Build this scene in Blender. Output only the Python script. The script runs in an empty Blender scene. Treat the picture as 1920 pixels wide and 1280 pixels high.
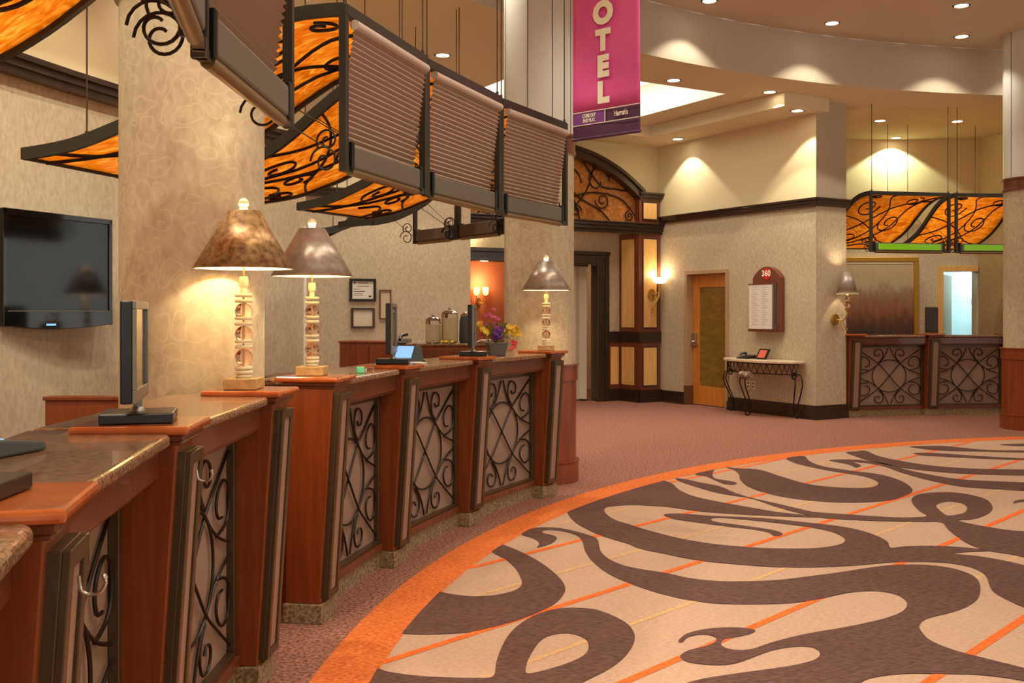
import bpy, math, random
from mathutils import Vector, Matrix
from mathutils.geometry import tessellate_polygon
random.seed(7)
S = bpy.context.scene
COL = S.collection
PI = math.pi
EYE = 1.45
HZ = 584.5          # horizon row of the 1920x1280 frame
FL = 1900.0         # focal length in pixels
C0 = Vector((7.749, 3.42, 0.0))   # centre of the round lobby
def W(px, py, Y): return Vector(((px-960)*Y/FL, Y, EYE-(py-HZ)*Y/FL))
def GP(px, py): return Vector(((px-960)*EYE/(py-HZ), FL*EYE/(py-HZ), 0))
# ------------------------------------------------------------------ materials
def lin(c): return c/12.92 if c <= 0.04045 else ((c+0.055)/1.055)**2.4
def rgb(r, g, b): return (lin(r/255), lin(g/255), lin(b/255), 1)
MATS = {}
def mat(name, col, rough=0.5, metal=0.0, spec=0.5, noise=None, bump=None, col2=None, scale=20, stretch=(1,1,1), detail=4,
        emit=None, estr=0, trans=0, coat=0, lo=0.35, hi=0.65, rot=(0,0,0), ior=1.45):
    m = bpy.data.materials.new(name); m.use_nodes = True
    nt = m.node_tree; b = nt.nodes['Principled BSDF']
    b.inputs['Base Color'].default_value = col
    b.inputs['Roughness'].default_value = rough; b.inputs['Metallic'].default_value = metal
    b.inputs['Specular IOR Level'].default_value = spec; b.inputs['IOR'].default_value = ior
    b.inputs['Transmission Weight'].default_value = trans; b.inputs['Coat Weight'].default_value = coat
    if emit: b.inputs['Emission Color'].default_value = emit; b.inputs['Emission Strength'].default_value = estr
    if col2 or bump:
        tc = nt.nodes.new('ShaderNodeTexCoord'); mp = nt.nodes.new('ShaderNodeMapping')
        mp.inputs['Scale'].default_value = stretch; mp.inputs['Rotation'].default_value = rot
        nt.links.new(tc.outputs['Object'], mp.inputs['Vector'])
        nz = nt.nodes.new('ShaderNodeTexNoise'); nz.inputs['Scale'].default_value = scale; nz.inputs['Detail'].default_value = detail
        nt.links.new(mp.outputs[0], nz.inputs['Vector'])
        if col2:
            cr = nt.nodes.new('ShaderNodeValToRGB'); cr.color_ramp.elements[0].position = lo; cr.color_ramp.elements[1].position = hi
            cr.color_ramp.elements[0].color = col; cr.color_ramp.elements[1].color = col2
            nt.links.new(nz.outputs['Fac'], cr.inputs[0]); nt.links.new(cr.outputs[0], b.inputs['Base Color'])
        if bump:
            bp = nt.nodes.new('ShaderNodeBump'); bp.inputs['Strength'].default_value = bump; bp.inputs['Distance'].default_value = 0.01
            nt.links.new(nz.outputs['Fac'], bp.inputs['Height']); nt.links.new(bp.outputs[0], b.inputs['Normal'])
    MATS[name] = m
    return m
def swirl_paper(name, c1, c2, amt=0.35, k=5.0):
    """mottled wallpaper with faint curled scrolls"""
    m = mat(name, c1, 0.75, col2=c2, scale=28, detail=6, lo=.3, hi=.7, stretch=(1,1,.55))
    nt = m.node_tree; b = nt.nodes['Principled BSDF']
    tc = nt.nodes.new('ShaderNodeTexCoord'); vo = nt.nodes.new('ShaderNodeTexVoronoi'); vo.inputs['Scale'].default_value = k
    nz2 = nt.nodes.new('ShaderNodeTexNoise'); nz2.inputs['Scale'].default_value = 5; nt.links.new(tc.outputs['Object'], nz2.inputs['Vector'])
    ad = nt.nodes.new('ShaderNodeMixRGB'); ad.blend_type = 'ADD'; ad.inputs[0].default_value = .22
    nt.links.new(tc.outputs['Object'], ad.inputs[1]); nt.links.new(nz2.outputs['Color'], ad.inputs[2]); nt.links.new(ad.outputs[0], vo.inputs['Vector'])
    mu = nt.nodes.new('ShaderNodeMath'); mu.operation = 'MULTIPLY'; mu.inputs[1].default_value = 17
    si = nt.nodes.new('ShaderNodeMath'); si.operation = 'SINE'
    cr = nt.nodes.new('ShaderNodeValToRGB'); cr.color_ramp.elements[0].position = .62; cr.color_ramp.elements[1].position = .95
    cr.color_ramp.elements[0].color = (0,0,0,1); cr.color_ramp.elements[1].color = (amt,amt,amt,1)
    nt.links.new(vo.outputs['Distance'], mu.inputs[0]); nt.links.new(mu.outputs[0], si.inputs[0]); nt.links.new(si.outputs[0], cr.inputs[0])
    mx = nt.nodes.new('ShaderNodeMixRGB'); mx.blend_type = 'MIX'; mx.inputs[2].default_value = rgb(245,225,190)
    src = b.inputs['Base Color'].links[0].from_socket
    nt.links.new(cr.outputs[0], mx.inputs[0]); nt.links.new(src, mx.inputs[1]); nt.links.new(mx.outputs[0], b.inputs['Base Color'])
    return m
M_paper = mat('wallpaper', rgb(182,162,132), .8, col2=rgb(204,188,158), scale=34, detail=9, stretch=(1,1,.6), lo=.3, hi=.7)
M_swirl = swirl_paper('swirl wallpaper', rgb(176,156,126), rgb(196,178,146), .16, 10)
M_paint = mat('cream paint', rgb(226,208,164), .7)
M_ceil = mat('tan ceiling paint', rgb(206,190,160), .8)
M_ceil2 = mat('sand ceiling paint', rgb(224,208,170), .8)
M_fascia = mat('taupe fascia paint', rgb(190,176,154), .8)
M_colp = mat('column panel paint', rgb(206,206,196), .35)
M_dark = mat('espresso wood', rgb(44,30,24), .28, coat=.3, col2=rgb(58,40,30), scale=6, stretch=(1,1,8))
M_mahog = mat('mahogany wood', rgb(104,52,32), .3, coat=.3, col2=rgb(120,64,40), scale=5, stretch=(8,8,.6))
M_cherry = mat('cherry wood', rgb(120,54,18), .3, coat=.2, col2=rgb(138,66,25), scale=5, stretch=(9,9,.5))
M_cap = mat('polished cherry cap', rgb(166,80,34), .18, coat=.6, col2=rgb(182,94,42), scale=5, stretch=(2,8,1))
M_door = mat('honey wood', rgb(196,118,42), .35, coat=.3, col2=rgb(214,136,54), scale=5, stretch=(6,6,.6))
M_maple = mat('maple panel', rgb(222,170,98), .35, coat=.2, col2=rgb(234,186,116), scale=5, stretch=(6,6,.6))
M_bronze = mat('dark bronze', rgb(86,70,52), .32, metal=.45)
M_inset = mat('taupe laminate', rgb(150,118,98), .4)
M_panel = mat('taupe panel', rgb(142,116,98), .5, col2=rgb(152,124,104), scale=4)
M_iron = mat('wrought iron', rgb(40,32,27), .38, metal=.5)
M_canframe = mat('canopy steel', rgb(58,54,46), .42, metal=.35)
M_gran = mat('brown granite', rgb(92,62,42), .2, col2=rgb(164,126,92), scale=120, detail=10, coat=.35, lo=.36, hi=.64, stretch=(.35,1,1), rot=(0,0,.6))
M_plinth = mat('tan granite', rgb(116,96,70), .25, col2=rgb(164,140,106), scale=70, detail=8, lo=.4, hi=.6)
M_white = mat('white paint', rgb(240,234,222), .5)
M_silver = mat('silver plastic', rgb(128,122,112), .35, metal=.5)
M_black = mat('black plastic', rgb(24,22,20), .3)
M_screen = mat('black glass screen', rgb(10,10,10), .08, spec=.6)
M_grey = mat('grey device plastic', rgb(70,72,72), .4)
M_chrome = mat('steel', rgb(190,186,178), .2, metal=1)
M_brass = mat('brass', rgb(206,168,92), .25, metal=.9)
M_cream = mat('cream enamel', rgb(232,220,186), .3)
M_blind = mat('brown pleated fabric', rgb(160,130,110), .7)
M_rail = mat('blind headrail', rgb(190,166,148), .4)
M_box = mat('sign box grey', rgb(104,96,84), .45, metal=.2)
M_green = mat('lit green acrylic', rgb(110,165,20), .3, emit=rgb(120,175,20), estr=.35)
M_glassball = mat('rose glass', rgb(255,226,210), .03, trans=1.0, ior=1.35)
M_clear = mat('clear glass', rgb(245,245,240), .03, trans=1.0, ior=1.2)
M_lemon = mat('cloudy lemonade', rgb(244,230,190), .4)
M_bulb = mat('warm lit glass', rgb(255,235,200), .4, emit=rgb(255,225,175), estr=6)
M_lens = mat('downlight lens', rgb(255,245,230), .4, emit=rgb(255,240,215), estr=14)
M_panelight = mat('skylight diffuser', rgb(255,250,235), .5, emit=rgb(255,244,222), estr=.9)
M_trimring = mat('downlight ring', rgb(225,215,200), .5)
M_shade = mat('mica lampshade', rgb(116,82,48), .4, metal=.5, col2=rgb(176,136,88), scale=40, detail=7, lo=.35, hi=.65)
M_shade2 = mat('silvery lampshade', rgb(150,132,118), .36, metal=.55, col2=rgb(176,158,142), scale=40, detail=7, lo=.3, hi=.7)
M_shadein = mat('cream shade lining', rgb(245,225,180), .7)
M_paperW = mat('printed paper', rgb(226,218,204), .6)
M_marble = mat('ivory stone', rgb(226,208,178), .25, col2=rgb(208,186,152), scale=12)
M_orangewall = mat('terracotta paint', rgb(206,122,84), .8)
M_amber = mat('amber etched glass', rgb(122,92,34), .18, col2=rgb(142,108,44), scale=5, stretch=(1,1,3))
M_partition = mat('folding partition', rgb(206,196,170), .6)
M_lcd = mat('lit blue screen', rgb(120,170,220), .2, emit=rgb(130,180,235), estr=.8)
M_ban = mat('magenta cloth', rgb(220,80,158), .55, col2=rgb(232,98,160), scale=3)
M_banp = mat('violet print', rgb(128,62,140), .55)
M_band = mat('plum print', rgb(84,48,78), .5)
M_ink = mat('cream print', rgb(250,240,214), .55)
M_red = mat('red enamel', rgb(196,36,28), .4)
M_pot = mat('galvanised metal', rgb(108,104,98), .45, metal=.5)
M_leaf = mat('leaf', rgb(70,92,36), .5, col2=rgb(112,128,56), scale=30)
M_pink = mat('pink petals', rgb(206,96,140), .6); M_yel = mat('yellow petals', rgb(226,188,64), .6)
M_pur = mat('violet petals', rgb(110,60,134), .6); M_cor = mat('coral petals', rgb(222,92,84), .6)
M_hall = mat('cool white paint', rgb(214,232,232), .6)
M_slate = mat('slate sign', rgb(72,64,60), .5)
M_gold = mat('gilt frame', rgb(176,130,50), .4, metal=.4)
M_teal = mat('green plastic', rgb(96,190,140), .4)
# stained glass
def stained(name, c1, c2, c3, fac=.72):
    m = bpy.data.materials.new(name); m.use_nodes = True; nt = m.node_tree; nt.nodes.clear()
    out = nt.nodes.new('ShaderNodeOutputMaterial'); tc = nt.nodes.new('ShaderNodeTexCoord'); mp = nt.nodes.new('ShaderNodeMapping')
    mp.inputs['Scale'].default_value = (2.2, 7, 5); mp.inputs['Rotation'].default_value = (0,0,.5)
    nz = nt.nodes.new('ShaderNodeTexNoise'); nz.inputs['Scale'].default_value = 3; nz.inputs['Detail'].default_value = 7; nz.inputs['Distortion'].default_value = 1.6
    cr = nt.nodes.new('ShaderNodeValToRGB'); e = cr.color_ramp.elements
    e[0].position = .3; e[0].color = c1; e[1].position = .72; e[1].color = c3; k = e.new(.52); k.color = c2
    nt.links.new(tc.outputs['Object'], mp.inputs[0]); nt.links.new(mp.outputs[0], nz.inputs[0]); nt.links.new(nz.outputs['Fac'], cr.inputs[0])
    tr = nt.nodes.new('ShaderNodeBsdfTranslucent'); pr = nt.nodes.new('ShaderNodeBsdfPrincipled'); pr.inputs['Roughness'].default_value = .18
    mx = nt.nodes.new('ShaderNodeMixShader'); mx.inputs[0].default_value = fac
    nt.links.new(cr.outputs[0], tr.inputs[0]); nt.links.new(cr.outputs[0], pr.inputs['Base Color'])
    nt.links.new(pr.outputs[0], mx.inputs[1]); nt.links.new(tr.outputs[0], mx.inputs[2]); nt.links.new(mx.outputs[0], out.inputs[0])
    return m
M_stain = stained('orange art glass', rgb(200,132,48), rgb(228,170,72), rgb(248,214,146))
M_stain2 = stained('amber art glass', rgb(176,100,40), rgb(206,130,58), rgb(226,160,90), .4)
# carpets
def carpet(name, c1, c2, scale=140, stretch=(1,1,1), rz=0, c3=None):
    m = mat(name, c1, .95, spec=.1, col2=c2, scale=scale, detail=5, lo=.36, hi=.64, stretch=stretch, rot=(0,0,rz), bump=.35)
    return m
rzs = -math.atan2(.721,.693)
M_c_out = carpet('rust speckled carpet', rgb(106,68,58), rgb(174,122,102), 60)
M_c_ring = carpet('orange carpet band', rgb(186,78,32), rgb(232,136,76), 45, (1,4,1), .4)
M_c_lt = carpet('sand carpet', rgb(174,140,118), rgb(196,162,138), 40, (1,5,1), .4)
M_c_dk = carpet('plum carpet', rgb(72,50,50), rgb(116,84,74), 40, (.7,6,1), .4)
M_c_st = carpet('orange carpet stripe', rgb(212,88,36), rgb(238,120,62), 70)
M_c_yl = carpet('pale gold carpet stripe', rgb(190,148,108), rgb(210,170,120), 60)
# artwork on the far wall: brown haze
def art_mat():
    m = bpy.data.materials.new('hazy brown painting'); m.use_nodes = True; nt = m.node_tree; b = nt.nodes['Principled BSDF']
    b.inputs['Roughness'].default_value = .4
    tc = nt.nodes.new('ShaderNodeTexCoord'); sp = nt.nodes.new('ShaderNodeSeparateXYZ'); nt.links.new(tc.outputs['Generated'], sp.inputs[0])
    mp = nt.nodes.new('ShaderNodeMapping'); mp.inputs['Scale'].default_value = (6,6,2); nt.links.new(tc.outputs['Generated'], mp.inputs[0])
    nz = nt.nodes.new('ShaderNodeTexNoise'); nz.inputs['Scale'].default_value = 2.5; nz.inputs['Detail'].default_value = 8; nt.links.new(mp.outputs[0], nz.inputs[0])
    a = nt.nodes.new('ShaderNodeMath'); a.operation = 'MULTIPLY_ADD'; a.inputs[1].default_value = .45; nt.links.new(nz.outputs['Fac'], a.inputs[0]); nt.links.new(sp.outputs['Z'], a.inputs[2])
    s2 = nt.nodes.new('ShaderNodeMath'); s2.operation = 'SUBTRACT'; s2.inputs[1].default_value = .2; nt.links.new(a.outputs[0], s2.inputs[0])
    cr = nt.nodes.new('ShaderNodeValToRGB'); e = cr.color_ramp.elements
    e[0].position = .05; e[0].color = rgb(52,44,44); e[1].position = .95; e[1].color = rgb(190,166,128)
    for p, c in ((.25,(96,56,38)),(.42,(140,84,48)),(.6,(146,110,78)),(.74,(176,154,120))): k = e.new(p); k.color = rgb(*c)
    nt.links.new(s2.outputs[0], cr.inputs[0]); nt.links.new(cr.outputs[0], b.inputs['Base Color']); return m
M_art = art_mat()
# ------------------------------------------------------------------ mesh builder
class G:
    def __init__(s, M=None): s.v = []; s.f = []; s.M = M or Matrix.Identity(4); s.mi = []
    def add(s, vs, fs, mi=0):
        n = len(s.v); s.v += [s.M @ Vector(p) for p in vs]; s.f += [tuple(i+n for i in f) for f in fs]; s.mi += [mi]*len(fs); return s
    def box(s, x0, x1, y0, y1, z0, z1, mi=0):
        vs = [(x0,y0,z0),(x1,y0,z0),(x1,y1,z0),(x0,y1,z0),(x0,y0,z1),(x1,y0,z1),(x1,y1,z1),(x0,y1,z1)]
        return s.add(vs, [(0,3,2,1),(4,5,6,7),(0,1,5,4),(1,2,6,5),(2,3,7,6),(3,0,4,7)], mi)
    def hexa(s, a, b, mi=0):           # two quads, bottom/top (or front/back), same winding
        return s.add(list(a)+list(b), [(3,2,1,0),(4,5,6,7),(0,1,5,4),(1,2,6,5),(2,3,7,6),(3,0,4,7)], mi)
    def prism(s, pts, a, b, axis='z', mi=0):
        n = len(pts)
        def mk(p, h):
            return (p[0],p[1],h) if axis == 'z' else ((h,p[0],p[1]) if axis == 'x' else (p[0],h,p[1]))
        vs = [mk(p,a) for p in pts]+[mk(p,b) for p in pts]
        fs = [tuple(range(n-1,-1,-1)), tuple(range(n,2*n))]+[(i,(i+1)%n,n+(i+1)%n,n+i) for i in range(n)]
        return s.add(vs, fs, mi)
    def tube(s, path, r, seg=8, closed=False, mi=0, rect=None, up=None):
        P = [Vector(p) for p in path]; n = len(P)
        if n < 2: return s
        rr = r if isinstance(r, (list, tuple)) else [r]*n
        T = []
        for i in range(n):
            a = P[(i-1) % n] if (closed or i) else P[0]; b = P[(i+1) % n] if (closed or i < n-1) else P[-1]
            d = (b-a); T.append(d.normalized() if d.length > 1e-9 else Vector((0,0,1)))
        u = Vector(up) if up else (Vector((0,0,1)) if abs(T[0].z) < .9 else Vector((1,0,0)))
        vs = []
        for i in range(n):
            if not (rect and up): pass
            nrm = (u - T[i]*u.dot(T[i]))
            nrm = nrm.normalized() if nrm.length > 1e-6 else T[i].orthogonal().normalized()
            if not up: u = nrm
            bn = T[i].cross(nrm)
            if rect:
                w, h = rect
                for sx, sy in ((-1,-1),(1,-1),(1,1),(-1,1)): vs.append(P[i]+bn*(sx*w/2)+nrm*(sy*h/2))
            else:
                for k in range(seg):
                    a = 2*PI*k/seg; vs.append(P[i]+(nrm*math.cos(a)+bn*math.sin(a))*rr[i])
        sg = 4 if rect else seg; fs = []
        for i in range(n if closed else n-1):
            j = (i+1) % n
            for k in range(sg): fs.append((i*sg+k, i*sg+(k+1) % sg, j*sg+(k+1) % sg, j*sg+k))
        if not closed: fs += [tuple(range(sg-1,-1,-1)), tuple((n-1)*sg+k for k in range(sg))]
        return s.add(vs, fs, mi)
    def lathe(s, prof, seg=24, c=(0,0,0), mi=0, caps=True):
        vs = []; fs = []; n = len(prof)
        for r, z in prof:
            for k in range(seg):
                a = 2*PI*k/seg; vs.append((c[0]+r*math.cos(a), c[1]+r*math.sin(a), c[2]+z))
        for i in range(n-1):
            for k in range(seg): fs.append((i*seg+k, i*seg+(k+1) % seg, (i+1)*seg+(k+1) % seg, (i+1)*seg+k))
        if caps: fs += [tuple(range(seg-1,-1,-1)), tuple((n-1)*seg+k for k in range(seg))]
        return s.add(vs, fs, mi)
    def ball(s, c, r, seg=16, rings=10, sc=(1,1,1), mi=0):
        prof = [(max(1e-4, r*math.sin(PI*i/rings)), -r*math.cos(PI*i/rings)) for i in range(rings+1)]
        g2 = G(); g2.lathe(prof, seg); return s.add([(p.x*sc[0]+c[0], p.y*sc[1]+c[1], p.z*sc[2]+c[2]) for p in g2.v], g2.f, mi)
    def poly(s, pts, z, mi=0, holes=()):
        loops = [[Vector((p[0],p[1],0)) for p in pts]]+[[Vector((p[0],p[1],0)) for p in h] for h in holes]
        flat = [p for l in loops for p in l]; tri = tessellate_polygon(loops)
        out = []
        for t in tri:
            a, b, c = (flat[i] for i in t)
            out.append(t if (b-a).cross(c-a).z > 0 else (t[0],t[2],t[1]))
        return s.add([(p.x,p.y,z) for p in flat], out, mi)
    def grid(s, fn, nu, nv, mi=0):
        vs = [fn(i/nu, j/nv) for j in range(nv+1) for i in range(nu+1)]
        return s.add(vs, [(j*(nu+1)+i, j*(nu+1)+i+1, (j+1)*(nu+1)+i+1, (j+1)*(nu+1)+i) for j in range(nv) for i in range(nu)], mi)
    def build(s, name, m, parent=None, smooth=False, bevel=0, solid=0, label=None):
        org = Vector((0,0,0))
        if parent is not None:
            p = parent
            while p is not None: org = org + p.location; p = p.parent
        me = bpy.data.meshes.new(name); me.from_pydata([v-org for v in s.v], [], s.f)
        ms = m if isinstance(m, (list, tuple)) else [m]
        for x in ms: me.materials.append(x)
        if len(ms) > 1: me.polygons.foreach_set('material_index', s.mi)
        if smooth:
            me.polygons.foreach_set('use_smooth', [True]*len(me.polygons))
        me.validate(); me.update()
        o = bpy.data.objects.new(name, me); COL.objects.link(o)
        if parent is not None: o.parent = parent
        if bevel:
            b = o.modifiers.new('bevel', 'BEVEL'); b.width = bevel; b.segments = 2; b.limit_method = 'ANGLE'; b.angle_limit = .9
        if solid:
            b = o.modifiers.new('solid', 'SOLIDIFY'); b.thickness = solid; b.offset = 0
        if smooth:
            try:
                me.set_sharp_from_angle(angle=.8)
            except Exception: pass
        if label: o['label'] = label
        return o
def thing(name, label, cat, loc, group=None):
    o = bpy.data.objects.new(name, None); o.empty_display_size = .1; COL.objects.link(o); o.location = loc
    o['label'] = label; o['category'] = cat
    if group: o['group'] = group
    return o
def tag(o, label, cat, group=None):
    o['label'] = label; o['category'] = cat
    if group: o['group'] = group
    return o
def struct(o, label=None):
    o['kind'] = 'structure'
    if label: o['label'] = label
    return o
def recentre(o):      # put a single-mesh thing's origin at its bottom centre
    me = o.data; xs = [v.co for v in me.vertices]
    c = Vector((sum(v.x for v in xs)/len(xs), sum(v.y for v in xs)/len(xs), min(v.z for v in xs)))
    me.transform(Matrix.Translation(-c)); o.location = o.location + c
    return o
def cr_spline(P, k=6, closed=False):
    n = len(P); out = []
    P = [Vector(p) for p in P]
    for i in range(n if closed else n-1):
        p0 = P[(i-1) % n] if (closed or i) else P[0]; p1 = P[i]; p2 = P[(i+1) % n]; p3 = P[(i+2) % n] if (closed or i < n-2) else P[-1]
        for j in range(k):
            t = j/k
            out.append(.5*((2*p1)+(p2-p0)*t+(2*p0-5*p1+4*p2-p3)*t*t+(3*p1-p0-3*p2+p3)*t**3))
    if not closed: out.append(P[-1])
    return out
def frame_at(phi, z=0):        # local x along the ring (towards far end), y outward, origin at ring centre
    r = math.radians(phi)
    return Matrix.Translation(C0) @ Matrix(((math.sin(r), math.cos(r),0,0),(-math.cos(r), math.sin(r),0,0),(0,0,1,z),(0,0,0,1)))
def ringpt(phi, R, z=0):
    r = math.radians(phi); return Vector((C0.x+R*math.cos(r), C0.y+R*math.sin(r), z))
def wall_frame(P, d, n):       # local x along d, local y along n (away from the room), z up
    return Matrix(((d[0], n[0],0,P[0]),(d[1], n[1],0,P[1]),(0,0,1,0),(0,0,0,1)))
def arc(R, a0, a1, n): return [ (C0.x+R*math.cos(math.radians(a0+(a1-a0)*i/n)), C0.y+R*math.sin(math.radians(a0+(a1-a0)*i/n))) for i in range(n+1)]
# ------------------------------------------------------------------ floor with woven pattern
ZA = lambda x, y: (580+x/2.667, 800+y/2.667)
ZB = lambda x, y: (1200+x/2.667, 800+y/2.667)
fl = G()
fl.poly([(-6,-6),(18,-6),(18,24),(-6,24)], 0, 0)
def ring(g, r0, r1, z, mi, n=160):
    vs = []; fs = []
    for i in range(n):
        a = 2*PI*i/n; vs += [(C0.x+r0*math.cos(a), C0.y+r0*math.sin(a), z),(C0.x+r1*math.cos(a), C0.y+r1*math.sin(a), z)]
    for i in range(n):
        j = (i+1) % n; fs.append((2*i, 2*i+1, 2*j+1, 2*j))
    g.add(vs, fs, mi)
RO, RI = 8.56, 8.325
ring(fl, RI-.01, RO, .003, 1)
fl.poly([(C0.x+RI*math.cos(2*PI*i/160), C0.y+RI*math.sin(2*PI*i/160)) for i in range(160)], .002, 2)
dv = Vector((.693,.721)); nv = Vector((.721,-.693))
def stripe(off, w, mi, z):
    # clip the stripe to the disc
    c = Vector((C0.x, C0.y)); d0 = c.dot(nv)-off
    if abs(d0) > RI-.1: return
    hl = math.sqrt((RI-.005)**2-d0*d0); mid = c-nv*d0
    a = mid-dv*hl; b = mid+dv*hl
    fl.poly([a-nv*w/2, b-nv*w/2, b+nv*w/2, a+nv*w/2], z, mi)
for k in range(-7, 16):
    stripe(-3.286+.856*k, .042, 4, .0035)
    stripe(-3.286+.856*k+.43, .03, 5, .003)
def PL(*a):
    out = []; f = ZB
    for p in a:
        if p == 'A': f = ZA
        elif p == 'B': f = ZB
        else: out.append(f(*p))
    return out
def swirl(pts, mi, z, holes=()):
    sm = cr_spline([Vector((p[0],p[1],0)) for p in pts], 4, True)
    q = [GP(p.x, p.y) for p in sm]
    lim = RI-.002
    q2 = []
    for p in q:
        d = (p-C0); 
        if d.length > lim: p = C0+d.normalized()*lim
        q2.append((p.x, p.y))
    hs = []
    for h in holes:
        hh = cr_spline([Vector((p[0],p[1],0)) for p in h], 4, True); hs.append([(GP(p.x,p.y).x, GP(p.x,p.y).y) for p in hh])
    fl.poly(q2, z, mi, hs)
DK = 3
swirl(PL('A',(965,590),(1040,620),(1130,665),(1210,720),(1265,775),(1280,815),(1265,850),(1225,890),(1160,925),(1060,965),(940,1000),(800,1030),(700,1038),(560,1042),(440,1034),(450,1025),(520,950),(600,860),(640,828),(700,838),(800,850),(900,848),(980,835),(1040,815),(1062,790),(1058,760),(1030,710),(980,665),(905,625),(920,605),(960,588)), DK, .005)
swirl(PL('A',(300,1215),(340,1212),(400,1230),(550,1250),(700,1258),(850,1260),(920,1250),(935,1180),(960,1110),(1000,1040),(1060,985),(1140,940),(1230,915),(1320,908),(1420,915),(1500,940),(1570,975),(1610,1010),(1628,1055),(1610,1110),(1560,1170),(1490,1220),(1420,1255),(1370,1280),(1250,1340),(1000,1400),(600,1400),(250,1400),(230,1340)), DK, .005,
      [PL('A',(1085,1235),(1090,1180),(1120,1120),(1160,1070),(1210,1045),(1280,1036),(1340,1045),(1385,1070),(1397,1105),(1380,1140),(1330,1170),(1250,1200),(1150,1228))])
# long lower band with the big sweep on the right
swirl(PL('A',(1060,540),(1085,520),(1130,508),(1180,505),(1260,510),(1330,525),(1400,545),(1440,565),(1450,600),(1460,630),(1500,665),(1570,695),(1660,715),(1787,735),
      'B',(250,760),(400,775),(560,775),(700,768),(850,750),(1000,730),(1150,707),(1260,694),(1400,692),(1500,700),(1580,715),(1650,740),(1690,770),(1702,810),(1690,860),(1640,900),(1560,930),(1480,950),(1420,970),(1397,1000),(1410,1030),(1450,1070),(1540,1110),(1640,1140),(1760,1170),(1920,1210),(2100,1260),
      (2100,1330),(1920,1275),(1700,1245),(1500,1240),(1350,1238),(1200,1252),(1100,1285),(1000,1400),(600,1420),(100,1400),(150,1320),(250,1280),(350,1258),(500,1235),(650,1215),(800,1190),(880,1165),(900,1135),(870,1110),(810,1102),(730,1108),(650,1125),(580,1150),(500,1180),(420,1195),(320,1192),(240,1180),(203,1160),(210,1140),(250,1120),(330,1100),(375,1080),(380,1060),(350,1046),(300,1043),(240,1055),(215,1078),(200,1082),(193,1072),(230,1040),(300,1020),(400,1008),(500,1008),(560,1015),(576,1026),(540,1042),(470,1057),(420,1068),(405,1090),(430,1110),(490,1120),(560,1115),(650,1085),(760,1055),(880,1030),(1000,1010),(1150,980),(1260,950),(1320,920),(1335,885),(1300,850),(1230,830),(1150,824),(1050,832),(950,852),(880,868),(750,885),(600,890),(400,888),(250,870),(134,845),
      'A',(1700,820),(1600,785),(1500,740),(1420,680),(1380,625),(1367,580),(1345,550),(1300,532),(1250,522),(1190,518),(1165,526),(1175,536),(1210,543),(1237,556),(1225,577),(1180,597),(1138,606),(1150,590),(1140,572),(1110,557)), DK, .005)
# middle band
swirl(PL('A',(1290,430),(1330,480),(1400,520),(1470,550),(1600,590),'B',(0,612),(134,640),(300,672),(500,692),(700,705),(900,705),(1050,698),(1150,690),(1260,681),(1380,678),(1500,681),(1600,693),(1680,715),(1730,750),(1745,790),(1770,830),(1840,870),(1920,905),(2050,940),(2100,750),(1920,695),(1800,668),(1680,648),(1570,637),(1650,628),(1750,622),(1600,604),(1450,598),(1330,600),(1255,607),(1240,580),(1200,555),(1120,525),(1000,500),(800,477),(600,458),(350,447),(220,437),(140,437),(120,445),(180,465),(300,482),(430,500),(560,515),(640,530),(670,548),(703,548),(712,535),(670,520),(580,505),(470,490),(380,478),(355,465),(380,457),(450,460),(560,470),(700,485),(850,505),(950,525),(1010,550),(1025,572),(1000,590),(920,605),(800,612),(600,608),(400,592),(250,570),(134,545),(0,508),
      'A',(1600,490),(1540,472),(1495,447),(1475,420),(1495,402),(1600,393),(1700,396),'B',(0,395),(134,402),(300,425),(500,440),(700,450),(880,455),(860,447),(700,430),(550,405),(400,378),(280,352),(200,320),(150,280),(60,270),(-60,300),(-200,345),'A',(1380,390),(1310,415)), DK, .005)
swirl(PL((180,260),(230,265),(300,280),(400,300),(470,330),(560,358),(680,385),(800,413),(870,428),(1000,438),(1150,448),(1300,456),(1430,450),(1400,425),(1370,395),(1358,365),(1385,343),(1450,332),(1560,330),(1650,342),(1730,365),(1762,400),(1750,430),(1700,455),(1640,468),(1590,470),(1650,487),(1750,505),(1850,520),(1960,528),(2100,540),(2100,690),(1920,655),(1850,640),(1740,622),(1650,592),(1590,555),(1540,515),(1505,480),(1400,478),(1300,476),(1150,472),(1000,465),(910,457),(800,435),(680,402),(560,362),(400,335),(300,308),(200,275)), DK, .0055,
      [PL((1480,398),(1505,382),(1550,375),(1610,385),(1635,405),(1625,430),(1580,443),(1535,445),(1508,428))])
swirl(PL((425,203),(500,210),(560,212),(620,222),(720,255),(840,288),(960,303),(1080,308),(1160,304),(1190,290),(1180,272),(1120,250),(1000,230),(900,212),(800,190),(740,168),(735,158),(780,150),(825,150),(850,175),(920,200),(1060,222),(1200,240),(1300,270),(1350,300),(1362,325),(1330,345),(1250,370),(1100,380),(950,378),(800,365),(680,345),(560,310),(505,272),(495,240),(470,218)), DK, .005)
swirl(PL((275,240),(320,222),(368,214),(362,240),(375,260),(430,270),(480,280),(475,290),(430,290),(380,272),(330,250)), DK, .005)
swirl(PL((945,170),(1000,165),(1100,168),(1200,180),(1260,195),(1350,220),(1500,250),(1650,268),(1920,280),(2100,290),(2100,330),(1920,322),(1750,312),(1600,300),(1450,270),(1320,235),(1220,200),(1140,184),(1070,178),(1090,187),(1105,197),(1080,206),(1050,192),(1000,181)), DK, .005)
swirl(PL((1030,130),(1080,124),(1130,122),(1200,150),(1350,180),(1500,200),(1700,212),(1920,215),(2100,216),(2100,250),(1920,245),(1700,240),(1500,228),(1300,205),(1150,172),(1080,150)), DK, .005)
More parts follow.
